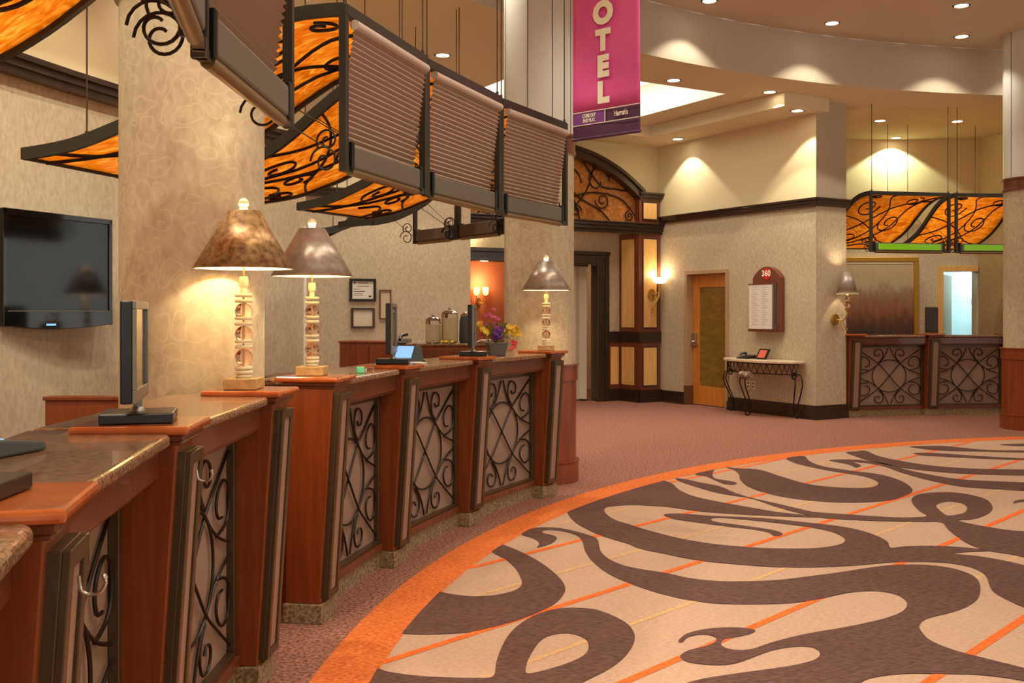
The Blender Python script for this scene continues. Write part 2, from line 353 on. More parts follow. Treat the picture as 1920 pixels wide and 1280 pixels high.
swirl(PL((1350,100),(1500,97),(1600,105),(1750,118),(1920,120),(2100,122),(2100,132),(1920,130),(1700,125),(1500,120),(1400,110)), DK, .005)
swirl(PL((1370,133),(1450,132),(1560,138),(1700,148),(1920,160),(2100,168),(1920,168),(1700,160),(1500,150),(1400,143)), DK, .005)
swirl(PL((1800,90),(1920,85),(2100,84),(2100,98),(1920,98),(1850,96)), DK, .005)
swirl(PL((1868,385),(1875,372),(1920,366),(2000,372),(2060,400),(2000,410),(1930,378),(1890,380)), DK, .005)
struct(fl.build('floor', [M_c_out, M_c_ring, M_c_lt, M_c_dk, M_c_st, M_c_yl]), 'rust carpet with an orange-edged round inlay of plum swirls')
# ------------------------------------------------------------------ architecture
ZC, ZS, ZB_ = 4.9, 4.3, 4.12          # rotunda ceiling, soffit, dropped border
RF = 10.0
P0 = Vector((2.37,16.5,0)); wd = Vector((.508,-.861,0)).normalized(); wn = Vector((.861,.508,0)).normalized()   # right wall: direction, away normal
pd = Vector((-.861,-.508,0)).normalized(); pn = Vector((-.508,.861,0)).normalized()                            # portal wall
ce = G(); ce.poly([(C0.x+RF*math.cos(2*PI*i/120), C0.y+RF*math.sin(2*PI*i/120)) for i in range(120)][::-1], ZC, 0)
struct(ce.build('ceiling', M_ceil), 'tan upper ceiling of the round lobby')
g = G(); n = 160
vs = []
for i in range(n):
    a = 2*PI*i/n; vs += [(C0.x+RF*math.cos(a), C0.y+RF*math.sin(a), ZS),(C0.x+RF*math.cos(a), C0.y+RF*math.sin(a), ZC)]
g.add(vs, [(2*i, 2*i+1, 2*((i+1) % n)+1, 2*((i+1) % n)) for i in range(n)])
o = g.build('ceiling_fascia', M_fascia, smooth=True); struct(o, 'curved drop between the upper and lower ceilings')
S0 = Vector((2.79,13.25,0)); SA = pd; SB = pn
sky = [S0, S0+SA*2.9, S0+SA*2.9+SB*2.2, S0+SB*2.2]
g = G(); g.poly([(-6,-8),(20,-8),(20,24),(-6,24)], ZS, 0, [[(C0.x+RF*math.cos(2*PI*i/160), C0.y+RF*math.sin(2*PI*i/160)) for i in range(160)], [(p.x,p.y) for p in sky]])
struct(g.build('ceiling_soffit', M_ceil2), 'lower ceiling around the round lobby')
g = G()
for i in range(4):
    a, b = sky[i], sky[(i+1) % 4]; g.add([(a.x,a.y,ZS),(b.x,b.y,ZS),(b.x,b.y,ZS+.45),(a.x,a.y,ZS+.45)], [(0,1,2,3)])
struct(g.build('ceiling_recess', M_white), 'white sides of the light coffer')
g = G(); g.poly([(p.x,p.y) for p in sky], ZS+.45, 0)
tag(g.build('light_coffer', M_panelight), 'bright white lit ceiling coffer behind the magenta banner', 'ceiling light')
# dropped border along right and portal walls
TWB = 3.5
b = []
q1 = P0+wd*9; bw = .72
pts = [P0+pn*.5+wn*.1, P0+wn*.1+wd*TWB, P0+wd*TWB-wn*bw, P0-wn*bw-pn*bw, P0+pd*8-pn*bw, P0+pd*8+pn*.5]
g = G(); g.prism([(p.x,p.y) for p in pts], ZB_, ZS-.002)
struct(g.build('ceiling_border', M_ceil2), 'dropped ceiling border along the far walls')
RAILZ = 2.93
def rail(g, P, d, n, t0, t1, z=RAILZ, sgn=-1):
    """chair-rail moulding standing sgn*n proud of the wall"""
    M = wall_frame(P, d, n); h = G(M)
    for (a, b_, dz0, dz1) in ((0,.04,-.055,.04),(0,.06,.03,.055),(0,.05,-.015,.0),(0,.046,-.06,-.042)):
        h.box(t0, t1, -b_, 0, z+dz0, z+dz1)
    g.v += h.v; k = len(g.v)-len(h.v); g.f += [tuple(i+k for i in f) for f in h.f]; g.mi += h.mi
def bboard(g, P, d, n, t0, t1):
    M = wall_frame(P, d, n); h = G(M)
    h.box(t0, t1, -.02, 0, 0, .19); h.box(t0, t1, -.032, 0, 0, .13); h.box(t0, t1, -.04, 0, 0, .02)
    k = len(g.v); g.v += h.v; g.f += [tuple(i+k for i in f) for f in h.f]; g.mi += h.mi
# right wall (with door opening t .72-1.66, z<2.06) ; pier ends at t 3.37
TW = 3.367
MW = wall_frame(P0, wd, wn)
g = G(MW)
def wallpiece(g, t0, t1, z0, z1, th=.25):
    if z0 < RAILZ: g.box(t0, t1, 0, th, z0, min(z1, RAILZ), 0)
    if z1 > RAILZ: g.box(t0, t1, 0, th, max(z0, RAILZ), z1, 1)
wallpiece(g, -.6, .72, 0, 4.4); wallpiece(g, .72, 1.66, 2.06, 4.4); wallpiece(g, 1.66, TW-.001, 0, 4.4, .1)
struct(g.build('wall_right', [M_paper, M_paint]), 'right wall with wallpaper below and cream paint above')
# pier at its end
PP = P0+wd*TW; MPr = wall_frame(PP, -pd, pn)
g = G(MPr); g.box(.002,.585,0,1.45,0,RAILZ,0); g.box(.002,.585,0,1.45,RAILZ,4.4,1)
struct(g.build('wall_pier', [M_paper, M_fascia]), 'wall end carrying the shaded sconce')
g = G(); rail(g, P0, wd, wn, .0, TW+.05); rail(g, PP, -pd, pn, -.05, .62); struct(g.build('trim_1', M_dark), 'dark picture rail on the right wall')
g = G(); bboard(g, P0, wd, wn, 0, .72); bboard(g, P0, wd, wn, 1.66, TW+.02); bboard(g, PP, -pd, pn, -.03, .6); struct(g.build('baseboard_right', M_dark))
g = G(); g.box(4.28,4.5,14.9,16.9,0,4.4); struct(g.build('wall_return', M_paper))
# back room on the right
BY = 16.8
g = G(); 
def bwall(g, x0, x1, z0, z1): 
    if z0 < 2.9: g.box(x0, x1, BY, BY+.2, z0, min(2.9, z1), 0)
    if z1 > 2.9: g.box(x0, x1, BY, BY+.2, max(2.9, z0), z1, 1)
DX0, DX1, DZ = (1768-960)*BY/FL, (1832-960)*BY/FL, 2.12
bwall(g, 4.0, DX0, 0, 4.4); bwall(g, DX0, DX1+.0, DZ, 4.4); bwall(g, DX1, 8.2, 0, 4.4)
struct(g.build('wall_back', [M_paper, M_paint]), 'far wall behind the right-hand desks')
g = G(); g.M = Matrix.Identity(4)
a = Vector((DX1+.02, BY, 0)); b_ = Vector((8.4, 12.4, 0)); d = (b_-a).normalized(); nn = Vector((-d.y, d.x, 0))
if nn.x < 0: nn = -nn
g = G(wall_frame(a, d, nn)); L = (b_-a).length
g.box(0, L, 0, .2, 0, 2.9, 0); g.box(0, L, 0, .2, 2.9, 4.4, 1)
struct(g.build('wall_side', [mat('tobacco wallpaper', rgb(150,116,76), .8, col2=rgb(164,128,86), scale=20, detail=6), M_paint]), 'brown side wall behind the right-hand desks')
# hallway seen through the back doorway
g = G(); g.box(DX0-.3, DX1+.5, BY+2.4, BY+2.5, 0, 2.6); g.box(DX0-.35, DX0-.25, BY+.2, BY+2.5, 0, 2.6); g.box(DX1+.5, DX1+.6, BY+.2, BY+2.5, 0, 2.6); g.box(DX0-.35, DX1+.6, BY+.2, BY+2.5, 2.6, 2.7)
struct(g.build('wall_hallway', M_hall), 'cool white service hallway')
g = G(); g.box(DX0-.09, DX0, BY-.03, BY-.001, 0, DZ+.09); g.box(DX0, DX1, BY-.03, BY-.001, DZ, DZ+.09)
struct(g.build('trim_2', M_maple), 'pale frame of the hallway doorway')
# swung-in door leaf in hallway
g = G(); g.hexa([(DX0+.01,BY+.2,.01),(DX0+.06,BY+.2,.01),(DX0+.60,BY+1.05,.01),(DX0+.55,BY+1.05,.01)], [(DX0+.01,BY+.2,2.08),(DX0+.06,BY+.2,2.08),(DX0+.60,BY+1.05,2.08),(DX0+.55,BY+1.05,2.08)])
d2 = struct(g.build('door_2', mat('beige door', rgb(196,178,150), .5)), 'beige door standing open into the hallway')
t = thing('paper_dispenser', 'small white dispenser on the cool white hallway wall', 'dispenser', (W(1828,566,BY+.8)))
p = t.location; g = G(); g.box(p.x-.06, p.x+.1, p.y-.05, p.y+.05, p.z-.04, p.z+.06); g.box(p.x-.02, p.x+.07, p.y-.07, p.y-.05, p.z-.05, p.z-.02)
g.build('cover', M_white, t, bevel=.008); g = G(); g.box(p.x+.1, p.x+.5, p.y-.02, p.y+.02, p.z-.1, p.z+.1); g.build('mounting_arm', M_hall, t)
# painting on far wall
a = W(1560,482,BY-.03); b_ = W(1722,640,BY-.03)
t = thing('framed_painting', 'large hazy brown abstract painting in a gilt frame', 'painting', (5.9, BY-.03, .9))
g = G(); fx0, fx1, fz0, fz1 = 5.2, b_.x, .9, a.z
for bx in ((fx0,fx1,fz1-.08,fz1),(fx0,fx1,fz0,fz0+.08),(fx0,fx0+.08,fz0+.08,fz1-.08),(fx1-.08,fx1,fz0+.08,fz1-.08)): g.box(bx[0],bx[1],BY-.06,BY,bx[2],bx[3])
g.build('frame', M_gold, t, bevel=.01)
g = G(); g.box(fx0+.08, fx1-.08, BY-.035, BY, fz0+.08, fz1-.08); g.build('canvas', M_art, t)
g = G(); g.box(fx0+.08, fx1-.09, BY-.045, BY-.03, fz1-.11, fz1-.08); g.build('liner', M_cream, t)
a = W(1734,576,BY); g = G(); g.box(a.x, a.x+.205, BY-.03, BY, 1.12, 1.53); g.box(a.x+.01, a.x+.195, BY-.036, BY-.03, 1.13, 1.52)
tag(recentre(g.build('wall_plaque', M_slate, bevel=.004)), 'plain slate grey plaque between the painting and hallway doorway', 'plaque')
a = W(1884,567,14.6); t = thing('wall_switch', 'dark wall switch just left of the right-hand column', 'switch', a)
# side wall x at that depth
tt = (14.6-16.8)/d.y if abs(d.y) > 1e-6 else 0
pw = Vector((DX1+.02,BY,0))+d*tt; g = G(wall_frame(pw, d, nn)); g.box(-.02,.16,-.02,.0,1.42,1.66); g.build('plate', M_slate, t); g = G(wall_frame(pw, d, nn)); g.box(.04,.1,-.03,-.02,1.5,1.58); g.build('toggle', M_black, t)
# door 1 in right wall
t = bpy.data.objects.new('door_1', None); COL.objects.link(t); t.location = P0+wd*1.2; struct(t, 'honey wood door with a tall amber glass pane')
g = G(MW)
g.box(.70,.755,-.03,.25,0,2.09); g.box(1.625,1.68,-.03,.25,0,2.09); g.box(.755,1.625,-.03,.25,2.03,2.09)
o = g.build('door_frame', mat('beige frame', rgb(178,146,106), .5), t, bevel=.006)
g = G(MW); g.box(.695,.76,-.035,.2,0,.3); g.build('kick_guard', mat('bronze kick', rgb(108,70,44), .4), t)
g = G(MW); x0, x1 = .76, 1.622
g.box(x0,x0+.15,.10,.145,.01,2.03); g.box(x1-.12,x1,.10,.145,.01,2.03); g.box(x0+.15,x1-.12,.10,.145,1.83,2.03); g.box(x0+.15,x1-.12,.10,.145,.01,.30)
g.build('door_leaf', M_door, t, bevel=.004)
g = G(MW); g.box(x0+.15,x1-.12,.115,.13,.30,1.83); g.build('glass_pane', M_amber, t)
g = G(MW); g.box(x0+.01,x0+.09,.06,.10,.92,1.12); g.ball((x0+.05,.055,.98),.03); g.tube([(x0+.05,.04,.98),(x0+.16,.035,.985)],.011)
g.build('lockset', M_chrome, t, bevel=.005, smooth=True)
# ------------------------------------------------------------------ arched portal
MPo = wall_frame(P0, pd, pn)     # x = t along portal, y = into wall
TL = 4.3
g = G(MPo); Rarc, zc = 2.73, 1.2; cx = TL/2
def arcz(t, R=Rarc): return zc+math.sqrt(max(0, R*R-(t-cx)**2))
# wall above arch
N = 40; ts = [.44+(TL-.88)*i/N for i in range(N+1)]
pts = [(0,3.30),(.44,3.30)]+[(t_, arcz(t_)) for t_ in ts]+[(TL-.44,3.30),(TL+3,3.30),(TL+3,4.4),(0,4.4)]
loop = [Vector((p[0],p[1],0)) for p in pts]
for tri in tessellate_polygon([loop]):
    g.add([(loop[i].x, -.0, loop[i].y) for i in tri], [(0,1,2)], 1)
g.box(TL, TL+3, 0, .2, 0, 3.3, 0)
struct(g.build('wall_portal', [M_paper, M_paint]), 'cream wall above the arched portal')
# back plane of recess with wide doorway t .95-3.6, z<2.2
g = G(MPo); yb = .42
g.box(-.3,.93,yb,yb+.12,0,4.3); g.box(.93,TL+1.5,yb,yb+.12,2.22,4.3); g.box(4.1,TL+1.5,yb,yb+.12,0,2.22)
struct(g.build('wall_recess', M_paper), 'wallpapered back of the portal recess')
g = G(MPo); g.box(-.05,TL+.5,.0,yb,2.72,2.74); struct(g.build('ceiling_portal', M_ceil2), 'soffit inside the portal')
g = G(MPo); g.box(.34,.66,yb-.001,yb+.0,0,0.001)
t = bpy.data.objects.new('portal', None); COL.objects.link(t); t.location = P0+pd*(TL/2); t['label'] = 'arched entrance portal with dark cornice, maple panels and amber glass'; t['kind'] = 'structure'
def pil(ta, tb, tag_):
    g = G(MPo); y0 = -.0
    g.box(ta, tb, -.10, .02, 0.0, 2.70)                      # front body
    jt0, jt1 = (tb-.02, tb+.02) if ta < 1 else (ta-.02, ta+.02)
    g.box(jt0, jt1, -.1, yb, 0.0, 2.70); g.box(ta, tb, -.09, .02, 2.86, 3.28)
    g.build('pilaster', M_mahog, t)
    g = G(MPo); g.box(ta-.02, tb+.02, -.125, .0, 0, .2); g.box(ta-.02, tb+.02, -.14, .0, 0, .12); g.box(jt0-.01,jt1+.02,-.1,yb,0,.2)
    g.build('base_block', M_dark, t)
    g = G(MPo); g.box(ta-.01, tb+.025, -.115, yb, .96, 1.13); g.build('waist_band', M_dark, t)
    for z0, z1, nm in ((.27,.88,'lower_panel'),(1.20,2.62,'upper_panel'),(2.94,3.2,'cap_panel')):
        g = G(MPo); g.box(ta+.07, tb-.07, -.108, -.09, z0, z1); g.build(nm, M_maple, t, bevel=.004)
        if z0 < 2.9:
            js = jt1 if ta < 1 else jt0
            g = G(MPo); g.box(js-.006, js+.006, .02, yb-.07, z0, z1); g.build(nm, M_maple, t)
        g = G(MPo); e = .012
        for (a_, b2, c_, d_) in ((ta+.055,tb-.055,z1,z1+.015),(ta+.055,tb-.055,z0-.015,z0),(ta+.055,ta+.07,z0,z1),(tb-.07,tb-.055,z0,z1)): g.box(a_, b2, -.112, -.09, c_, d_)
        g.build('panel_moulding', M_dark, t)
pil(0.03,.44,'r'); pil(TL-.44,TL-.03,'l')
g = G(MPo)
for (o_, z0, z1) in ((.12,2.69,2.74),(.15,2.74,2.80),(.18,2.80,2.845),(.2,2.845,2.87)): g.box(-.03, TL+.03, -o_, .02, z0, z1)
g.build('cornice', M_dark, t, bevel=.006)
g = G(MPo); g.box(-.02,.5,-.15,.0,3.28,3.33); g.box(-.04,.48,-.18,0,3.33,3.36); g.box(TL-.5,TL+.02,-.15,.0,3.28,3.33)
path = [(t_, -.07, arcz(t_)+.02) for t_ in [.40+(TL-.80)*i/48 for i in range(49)]]
g.tube(path, .05, rect=(.16,.16), up=(0,-1,0)); g.tube([(p[0], -.12, p[2]+.05) for p in path], .05, rect=(.05,.14), up=(0,-1,0))
g.build('arch_moulding', M_dark, t)
g = G(MPo); pts = [(.44,2.87),(TL-.44,2.87)]+[(t_, arcz(t_)) for t_ in ts[::-1]]
loop = [Vector((p[0],p[1],0)) for p in pts]
for tri in tessellate_polygon([loop]): g.add([(loop[i].x, .03, loop[i].y) for i in tri], [(0,1,2)])
g.build('arch_glass', M_stain2, t, solid=.01)
def spiral(cx_, cz_, r0, a0, turns, n=26, k=.75, sgn=1):
    """curl: starts on radius r0 at angle a0 and winds inward"""
    return [(cx_+r0*(1-k*i/n)*math.cos(a0+sgn*turns*2*PI*i/n), cz_+r0*(1-k*i/n)*math.sin(a0+sgn*turns*2*PI*i/n)) for i in range(n+1)]
g = G(MPo)
def arcline(pts, r=.011, y=-.0): g.tube([(p[0], y, p[1]) for p in cr_spline([Vector((a_[0],a_[1],0)) for a_ in pts], 6)], r, 6)
for sg in (1,-1):
    X = lambda u: cx+sg*u
    for pts in ([(.15,3.9),(-.2,3.6),(-.5,3.2),(-.62,2.88)],[(-.1,3.9),(.5,3.3),(1.0,3.05),(1.2,2.88)],[(.2,2.9),(.45,3.2),(.9,3.32),(1.4,3.25),(1.68,3.0)],[(.6,3.88),(1.0,3.45),(1.3,3.4),(1.6,3.38)],[(.9,3.75),(.75,3.35),(.5,3.05),(.45,2.9)]):
        arcline([(X(u), z) for u, z in pts])
    for (u, z, r, a0, tn) in ((.95,3.5,.24,0,1.0),(1.05,3.2,.14,PI,1.4),(1.58,2.98,.09,PI/2,1.4),(.55,3.02,.1,0,1.4),(.35,3.45,.3,0,1.0)):
        pts = spiral(0, 0, r, a0, tn); g.tube([(X(u+p[0]), 0, z+p[1]) for p in pts], .010, 6)
g.build('arch_scrollwork', M_iron, t, smooth=True)
# lower recess dado to the left of the pilaster
g = G(MPo); g.box(.46,.7,yb-.03,yb,0,.96); g.build('dado', M_mahog, t)
g = G(MPo); g.box(.50,.66,yb-.037,yb-.02,.27,.88); g.build('dado_panel', M_maple, t)
g = G(MPo); g.box(.44,.72,yb-.05,yb,0,.2); g.box(.44,.72,yb-.045,yb,.96,1.13); g.build('dado_band', M_dark, t)
# dark casing of the wide doorway
g = G(MPo); g.box(.70,.93,yb-.06,yb+.14,0,2.36); g.box(.93,3.95,yb-.06,yb+.14,2.22,2.36); g.box(.70,4.2,yb-.09,yb+.13,2.36,2.42); g.box(.74,.78,yb-.08,yb-.061,0,2.3); g.box(3.95,4.2,yb-.06,yb+.14,0,2.36)
struct(g.build('trim_3', M_dark, bevel=.006), 'dark casing of the wide doorway in the portal')
# room beyond
g = G(MPo); g.box(-.5,TL+2.5,4.4,4.5,0,3.0,0); g.box(-.6,-.5,yb,4.5,0,3.0,1); g.box(TL+2.5,TL+2.6,yb,4.5,0,3.0,0)
struct(g.build('wall_beyond', [M_orangewall, M_paper]), 'terracotta wall of the room beyond the portal')
g = G(MPo); g.box(-.6,TL+2.6,yb+.14,4.5,2.62,2.7); struct(g.build('ceiling_beyond', M_ceil2)); 
g = G(MPo); g.box(1.6,TL+2.5,3.7,4.4,1.98,2.06); g.box(1.6,TL+2.5,3.62,3.7,1.96,2.10); struct(g.build('trim_4', mat('shelf beige', rgb(204,192,168), .6)), 'beige cove shelf across the terracotta wall')
# folding partition
t2 = thing('folding_partition', 'pale pleated folding partition just inside the portal doorway', 'partition', P0+pd*1.1+pn*.7)
for k in range(5):
    g = G(MPo); x = .97+.11*k; y = .62+(.06 if k % 2 else 0); y2 = .62+(.06 if (k+1) % 2 else 0)
    g.hexa([(x,y,.03),(x+.11,y2,.03),(x+.11,y2+.02,.03),(x,y+.02,.03)],[(x,y,2.2),(x+.11,y2,2.2),(x+.11,y2+.02,2.2),(x,y+.02,2.2)])
    g.build('panel', M_partition, t2)
g = G(MPo); g.box(.95,2.2,.60,.72,2.19,2.22); g.build('track', M_bronze, t2)
g = G(MPo); g.box(.95,1.03,.6,.74,0.0,.03); g.build('floor_guide', M_bronze, t2)
# ------------------------------------------------------------------ left walls
g = G()
A0, A1 = 214, 150.0
pts = arc(11.05, A0, A1, 60); out = arc(11.25, A0, A1, 60)
for i in range(60):
    for z0, z1, mi in ((0,RAILZ,0),(RAILZ,4.31,1)):
        g.hexa([(pts[i][0],pts[i][1],z0),(pts[i+1][0],pts[i+1][1],z0),(out[i+1][0],out[i+1][1],z0),(out[i][0],out[i][1],z0)],
               [(pts[i][0],pts[i][1],z1),(pts[i+1][0],pts[i+1][1],z1),(out[i+1][0],out[i+1][1],z1),(out[i][0],out[i][1],z1)], mi)
struct(g.build('wall_left', [M_paper, M_paint]), 'curved left wall behind the desks')
g = G(); 
for (r, z0, z1) in ((11.01,RAILZ-.07,RAILZ+.045),(10.985,RAILZ+.03,RAILZ+.065),(10.995,RAILZ-.02,RAILZ),(11.0,RAILZ-.075,RAILZ-.05)):
    a_ = arc(r, A0, A1, 60)
    for i in range(60): g.hexa([(a_[i][0],a_[i][1],z0),(a_[i+1][0],a_[i+1][1],z0),(pts[i+1][0],pts[i+1][1],z0),(pts[i][0],pts[i][1],z0)],[(a_[i][0],a_[i][1],z1),(a_[i+1][0],a_[i+1][1],z1),(pts[i+1][0],pts[i+1][1],z1),(pts[i][0],pts[i][1],z1)])
struct(g.build('trim_5', M_dark), 'dark picture rail on the curved left wall')
E1 = Vector((pts[-1][0], pts[-1][1], 0))
g = G(); g.M = wall_frame(E1, Vector((math.cos(math.radians(150)), math.sin(math.radians(150)),0)), Vector((-math.sin(math.radians(150)), math.cos(math.radians(150)),0)))
g.box(-.01,.22,-.0,.03,0,2.2); struct(g.build('trim_6', M_white), 'white edge of the opening in the left wall')
# wall with framed certificates
Q0 = Vector((-4.6,11.6,0)); Q1 = Vector((-.54,13.2,0)); qd = (Q1-Q0).normalized(); qn = Vector((-qd.y, qd.x, 0)); QL = (Q1-Q0).length
MQ = wall_frame(Q0, qd, qn); g = G(MQ); wallpiece(g, 0, QL, 0, ZS, .2)
struct(g.build('wall_certificates', [M_paper, M_ceil2]), 'wallpapered wall carrying the framed certificates')
g = G(); rail(g, Q0, qd, qn, 0, QL-1.3); struct(g.build('trim_7', M_dark), 'dark picture rail on the certificate wall')
g = G(); g.box(-5.2,-4.6,8.5,12.5,0,4.3); struct(g.build('wall_staff', M_paper), 'wall closing off the staff side')
# ------------------------------------------------------------------ columns
def column(cxy, r, ztop, zband, label, seams=True):
    t = bpy.data.objects.new('column', None); COL.objects.link(t); t.location = (cxy[0], cxy[1], 0); struct(t, label)
    c = (cxy[0], cxy[1], 0)
    G().lathe([(r,.97),(r,zband-.06)], 64, c, caps=False).build('papered_shaft', M_swirl, t, smooth=True)
    G().lathe([(r+.004,zband+.08),(r+.004,ztop)], 64, c, caps=False).build('painted_shaft', M_colp, t, smooth=True)
    g = G()
    for a_ in (250,290,200,330): 
        x = c[0]+(r+.004)*math.cos(math.radians(a_)); y = c[1]+(r+.004)*math.sin(math.radians(a_)); g.box(x-.003,x+.003,y-.003,y+.003,zband+.08,ztop)
    g.build('seam', M_slate, t)
    G().lathe([(r,zband-.075),(r+.018,zband-.075),(r+.018,zband-.05),(r+.012,zband-.045),(r+.012,zband+.06),(r+.03,zband+.065),(r+.03,zband+.085),(r,zband+.085)], 64, c, caps=False).build('wood_band', M_mahog, t, smooth=True)
    G().lathe([(r+.045,0),(r+.045,.02),(r+.04,.16),(r+.045,.165),(r+.045,.18),(r+.02,.185),(r+.02,.86),(r+.032,.865),(r+.032,.985),(r+.045,.99),(r+.045,1.005),(r-.01,1.005)], 64, c).build('wood_base', M_cherry, t, smooth=True)
column((-1.385,4.40), .302, ZC, 2.845, 'wallpapered round column between the two nearest desk lamps')
column((.235,8.80), .302, ZC, 2.875, 'round column beside the magenta banner')
column((6.46,12.62), .31, ZC, 3.02, 'round column at the right edge')
# ------------------------------------------------------------------ counters
def quad_scroll(g, hw, z0, z1, y, r=.0058):
    """the iron pattern of one panel, u across, v up, mirrored four ways"""
    cz = (z0+z1)/2; hh = (z1-z0)/2
    def T(u, v): return (u*hw, y, cz+v*hh)
    def sp(pts, closed=False, dy=0):
        q = cr_spline([Vector((a_[0],a_[1],0)) for a_ in pts], 5, closed); g.tube([(p.x*hw, y+dy, cz+p.y*hh) for p in q], r, 6, closed)
    sp([(.54*math.cos(2*PI*i/16), .57*math.sin(2*PI*i/16)) for i in range(16)], True)
    for s in (1,-1): sp([(-.98*s,.93),(-.62*s,.66),(-.33*s,.42),(0,0),(.33*s,-.42),(.62*s,-.66),(.98*s,-.93)], dy=-.004*s)
    for su in (1,-1):
        for sv in (1,-1):
            sp([(.04*su,.98*sv),(.14*su,.72*sv),(.34*su,.44*sv),(.64*su,.2*sv),(.98*su,.06*sv)])
            a_ = [(.33,.50),(.22,.64),(.2,.8),(.27,.93),(.40,.93),(.47,.84),(.45,.73),(.36,.71),(.31,.77)]
            sp([(p[0]*su, p[1]*sv) for p in a_])
            b2 = [(.62,.2),(.88,.26),(.985,.42),(.94,.62),(.80,.68),(.67,.6),(.62,.47),(.67,.36),(.78,.34)]
            sp([(p[0]*su, p[1]*sv) for p in b2])
def pillar(phi, R, label, hook=False, group='counter pillars', cheeks=None):
    M = frame_at(phi); t = thing('counter_pillar', label, 'counter pillar', ringpt(phi, R), group)
    yf = R; yb_ = R+.175
    g = G(M); g.prism([(yf+.01,.09),(yb_,.09),(yb_,1.104),(yf-.055,1.104)], -.092, .092, 'x'); g.build('body', M_cherry, t, bevel=.004)
    g = G(M); g.box(-.108,.108, yf-.005, yb_+.01, 0, .09); g.build('plinth', M_plinth, t, bevel=.004)
    g = G(M); g.box(-.11,.11, yf-.078, yb_+.012, 1.104, 1.124); g.prism([(yf-.068,1.092),(yb_,1.092),(yb_,1.104),(yf-.068,1.104)], -.1,.1,'x'); g.build('cap_moulding', M_mahog, t, bevel=.006)
    g = G(M); g.box(-.138,.138, yf-.095, yb_+.04, 1.124, 1.148); g.build('cap', M_cap, t, bevel=.009)
    # raised strip, leaning with the front
    def sl(z): return yf+.01-.065*(z-.09)/.995
    g = G(M)
    def lean(x0, x1, z0, z1, p0, p1):
        g.hexa([(x0,sl(z0)-p1,z0),(x1,sl(z0)-p1,z0),(x1,sl(z0)-p0,z0),(x0,sl(z0)-p0,z0)],[(x0,sl(z1)-p1,z1),(x1,sl(z1)-p1,z1),(x1,sl(z1)-p0,z1),(x0,sl(z1)-p0,z1)])
    lean(-.072,.072,.11,1.07,-.01,.022); lean(-.072,-.042,.11,1.07,.02,.036); lean(.042,.072,.11,1.07,.02,.036); lean(-.042,.042,1.035,1.07,.02,.036); lean(-.042,.042,.11,.14,.02,.036)
    g.build('strip_frame', M_bronze, t, bevel=.003)
    g = G(M); lean(-.04,.04,.142,1.033,.02,.028); g.build('strip_inset', M_inset, t)
    if hook:
        z = 1.0; y = sl(z)-.036
        g = G(M); q = cr_spline([Vector(p) for p in ((.0,y+.0,z+.012),(.0,y-.004,z-.012),(.0,y-.018,z-.02),(.0,y-.034,z-.016),(.0,y-.042,z-.002),(.0,y-.04,z+.008))], 5)
        g.tube(q, .0034, 8); g.ball(q[-1], .006, 8, 6); g.build('purse_hook', M_chrome, t, smooth=True)
    return t
def bay(pa, pb, R, label, glabel, gran_w=None, back=True, group='counter bays'):
    mid = (pa+pb)/2; hw = abs(math.tan(math.radians((pa-pb)/2)))*R-.094
    M = frame_at(mid); t = thing('counter_bay', label, 'counter front', ringpt(mid, R+.1), group)
    g = G(M); g.box(-hw,hw,R-.02,R+.03,1.005,1.092); g.box(-hw,hw,R-.005,R+.05,.99,1.005); g.build('apron', M_mahog, t, bevel=.004)
    g = G(M); g.box(-hw,hw,R+.105,R+.125,.13,.985); g.build('back_panel', M_panel, t)
    g = G(M); 
    for b4 in ((-hw,hw,.955,.985),(-hw,hw,.135,.155),(-hw,-hw+.025,.155,.955),(hw-.025,hw,.155,.955)): g.box(b4[0],b4[1],R+.075,R+.105,b4[2],b4[3])
    g.build('panel_frame', M_bronze, t, bevel=.003)
    g = G(M); quad_scroll(g, hw-.028, .16, .95, R+.092); g.build('iron_scrollwork', M_iron, t, smooth=True)
    g = G(M); g.box(-hw,hw,R+.06,R+.125,.095,.135); g.build('bottom_rail', M_mahog, t, bevel=.003)
    g = G(M); g.box(-hw,hw,R+.075,R+.12,0,.095); g.build('kick_plate', M_plinth, t)
    g = G(M); g.box(-hw-.08,hw+.08,R+.19,R+.23,0,1.09); g.build('staff_side_board', M_cherry, t)
    # granite ledge
    n_ = 8; f = R-.062; c_ = .06; hw -= .012
    def corner(x, y, a0): return [(x+c_*math.cos(a0+PI/2*i/n_), y+c_*math.sin(a0+PI/2*i/n_)) for i in range(n_+1)]
    hb = hw+.107; pts = corner(hw-c_, f+c_, -PI/2)+[(hw, R+.215),(hb, R+.215),(hb, R+.35),(-hb, R+.35),(-hb, R+.215),(-hw, R+.215)]+corner(-hw+c_, f+c_, PI)
    g = G(M); g.prism(pts, 1.094, 1.128); o = g.build('granite_countertop', M_gran, bevel=.013); o.modifiers['bevel'].segments = 4
    tag(recentre(o), glabel, 'countertop', 'granite countertop ledges')
PH = dict(L=199.2, M=191.6, N=184.05, A=176.35, B=170.9, C=163.95, D=156.35, E=148.6)
R1 = 8.73
pillar(PH['M'], R1, 'cherry counter pillar at the bottom left with a black monitor base on it', True)
pillar(PH['N'], R1, 'cherry counter pillar under the nearest upright display', True)
pillar(PH['A'], R1, 'cherry counter pillar under the largest, nearest table lamp')
pillar(PH['B'], R1, 'cherry counter pillar under the silvery second table lamp')
pillar(PH['C'], R1, 'cherry counter pillar under the display beside the blue touchscreen')
pillar(PH['D'], R1, 'cherry counter pillar under the display beside the flower pot')
pillar(PH['E'], R1, 'cherry counter pillar under the small far lamp, last of the left row')
bay(PH['L'], PH['M'], R1, 'scrollwork counter front running out of frame at the bottom left corner', 'granite ledge cut off by the bottom left corner of the view')
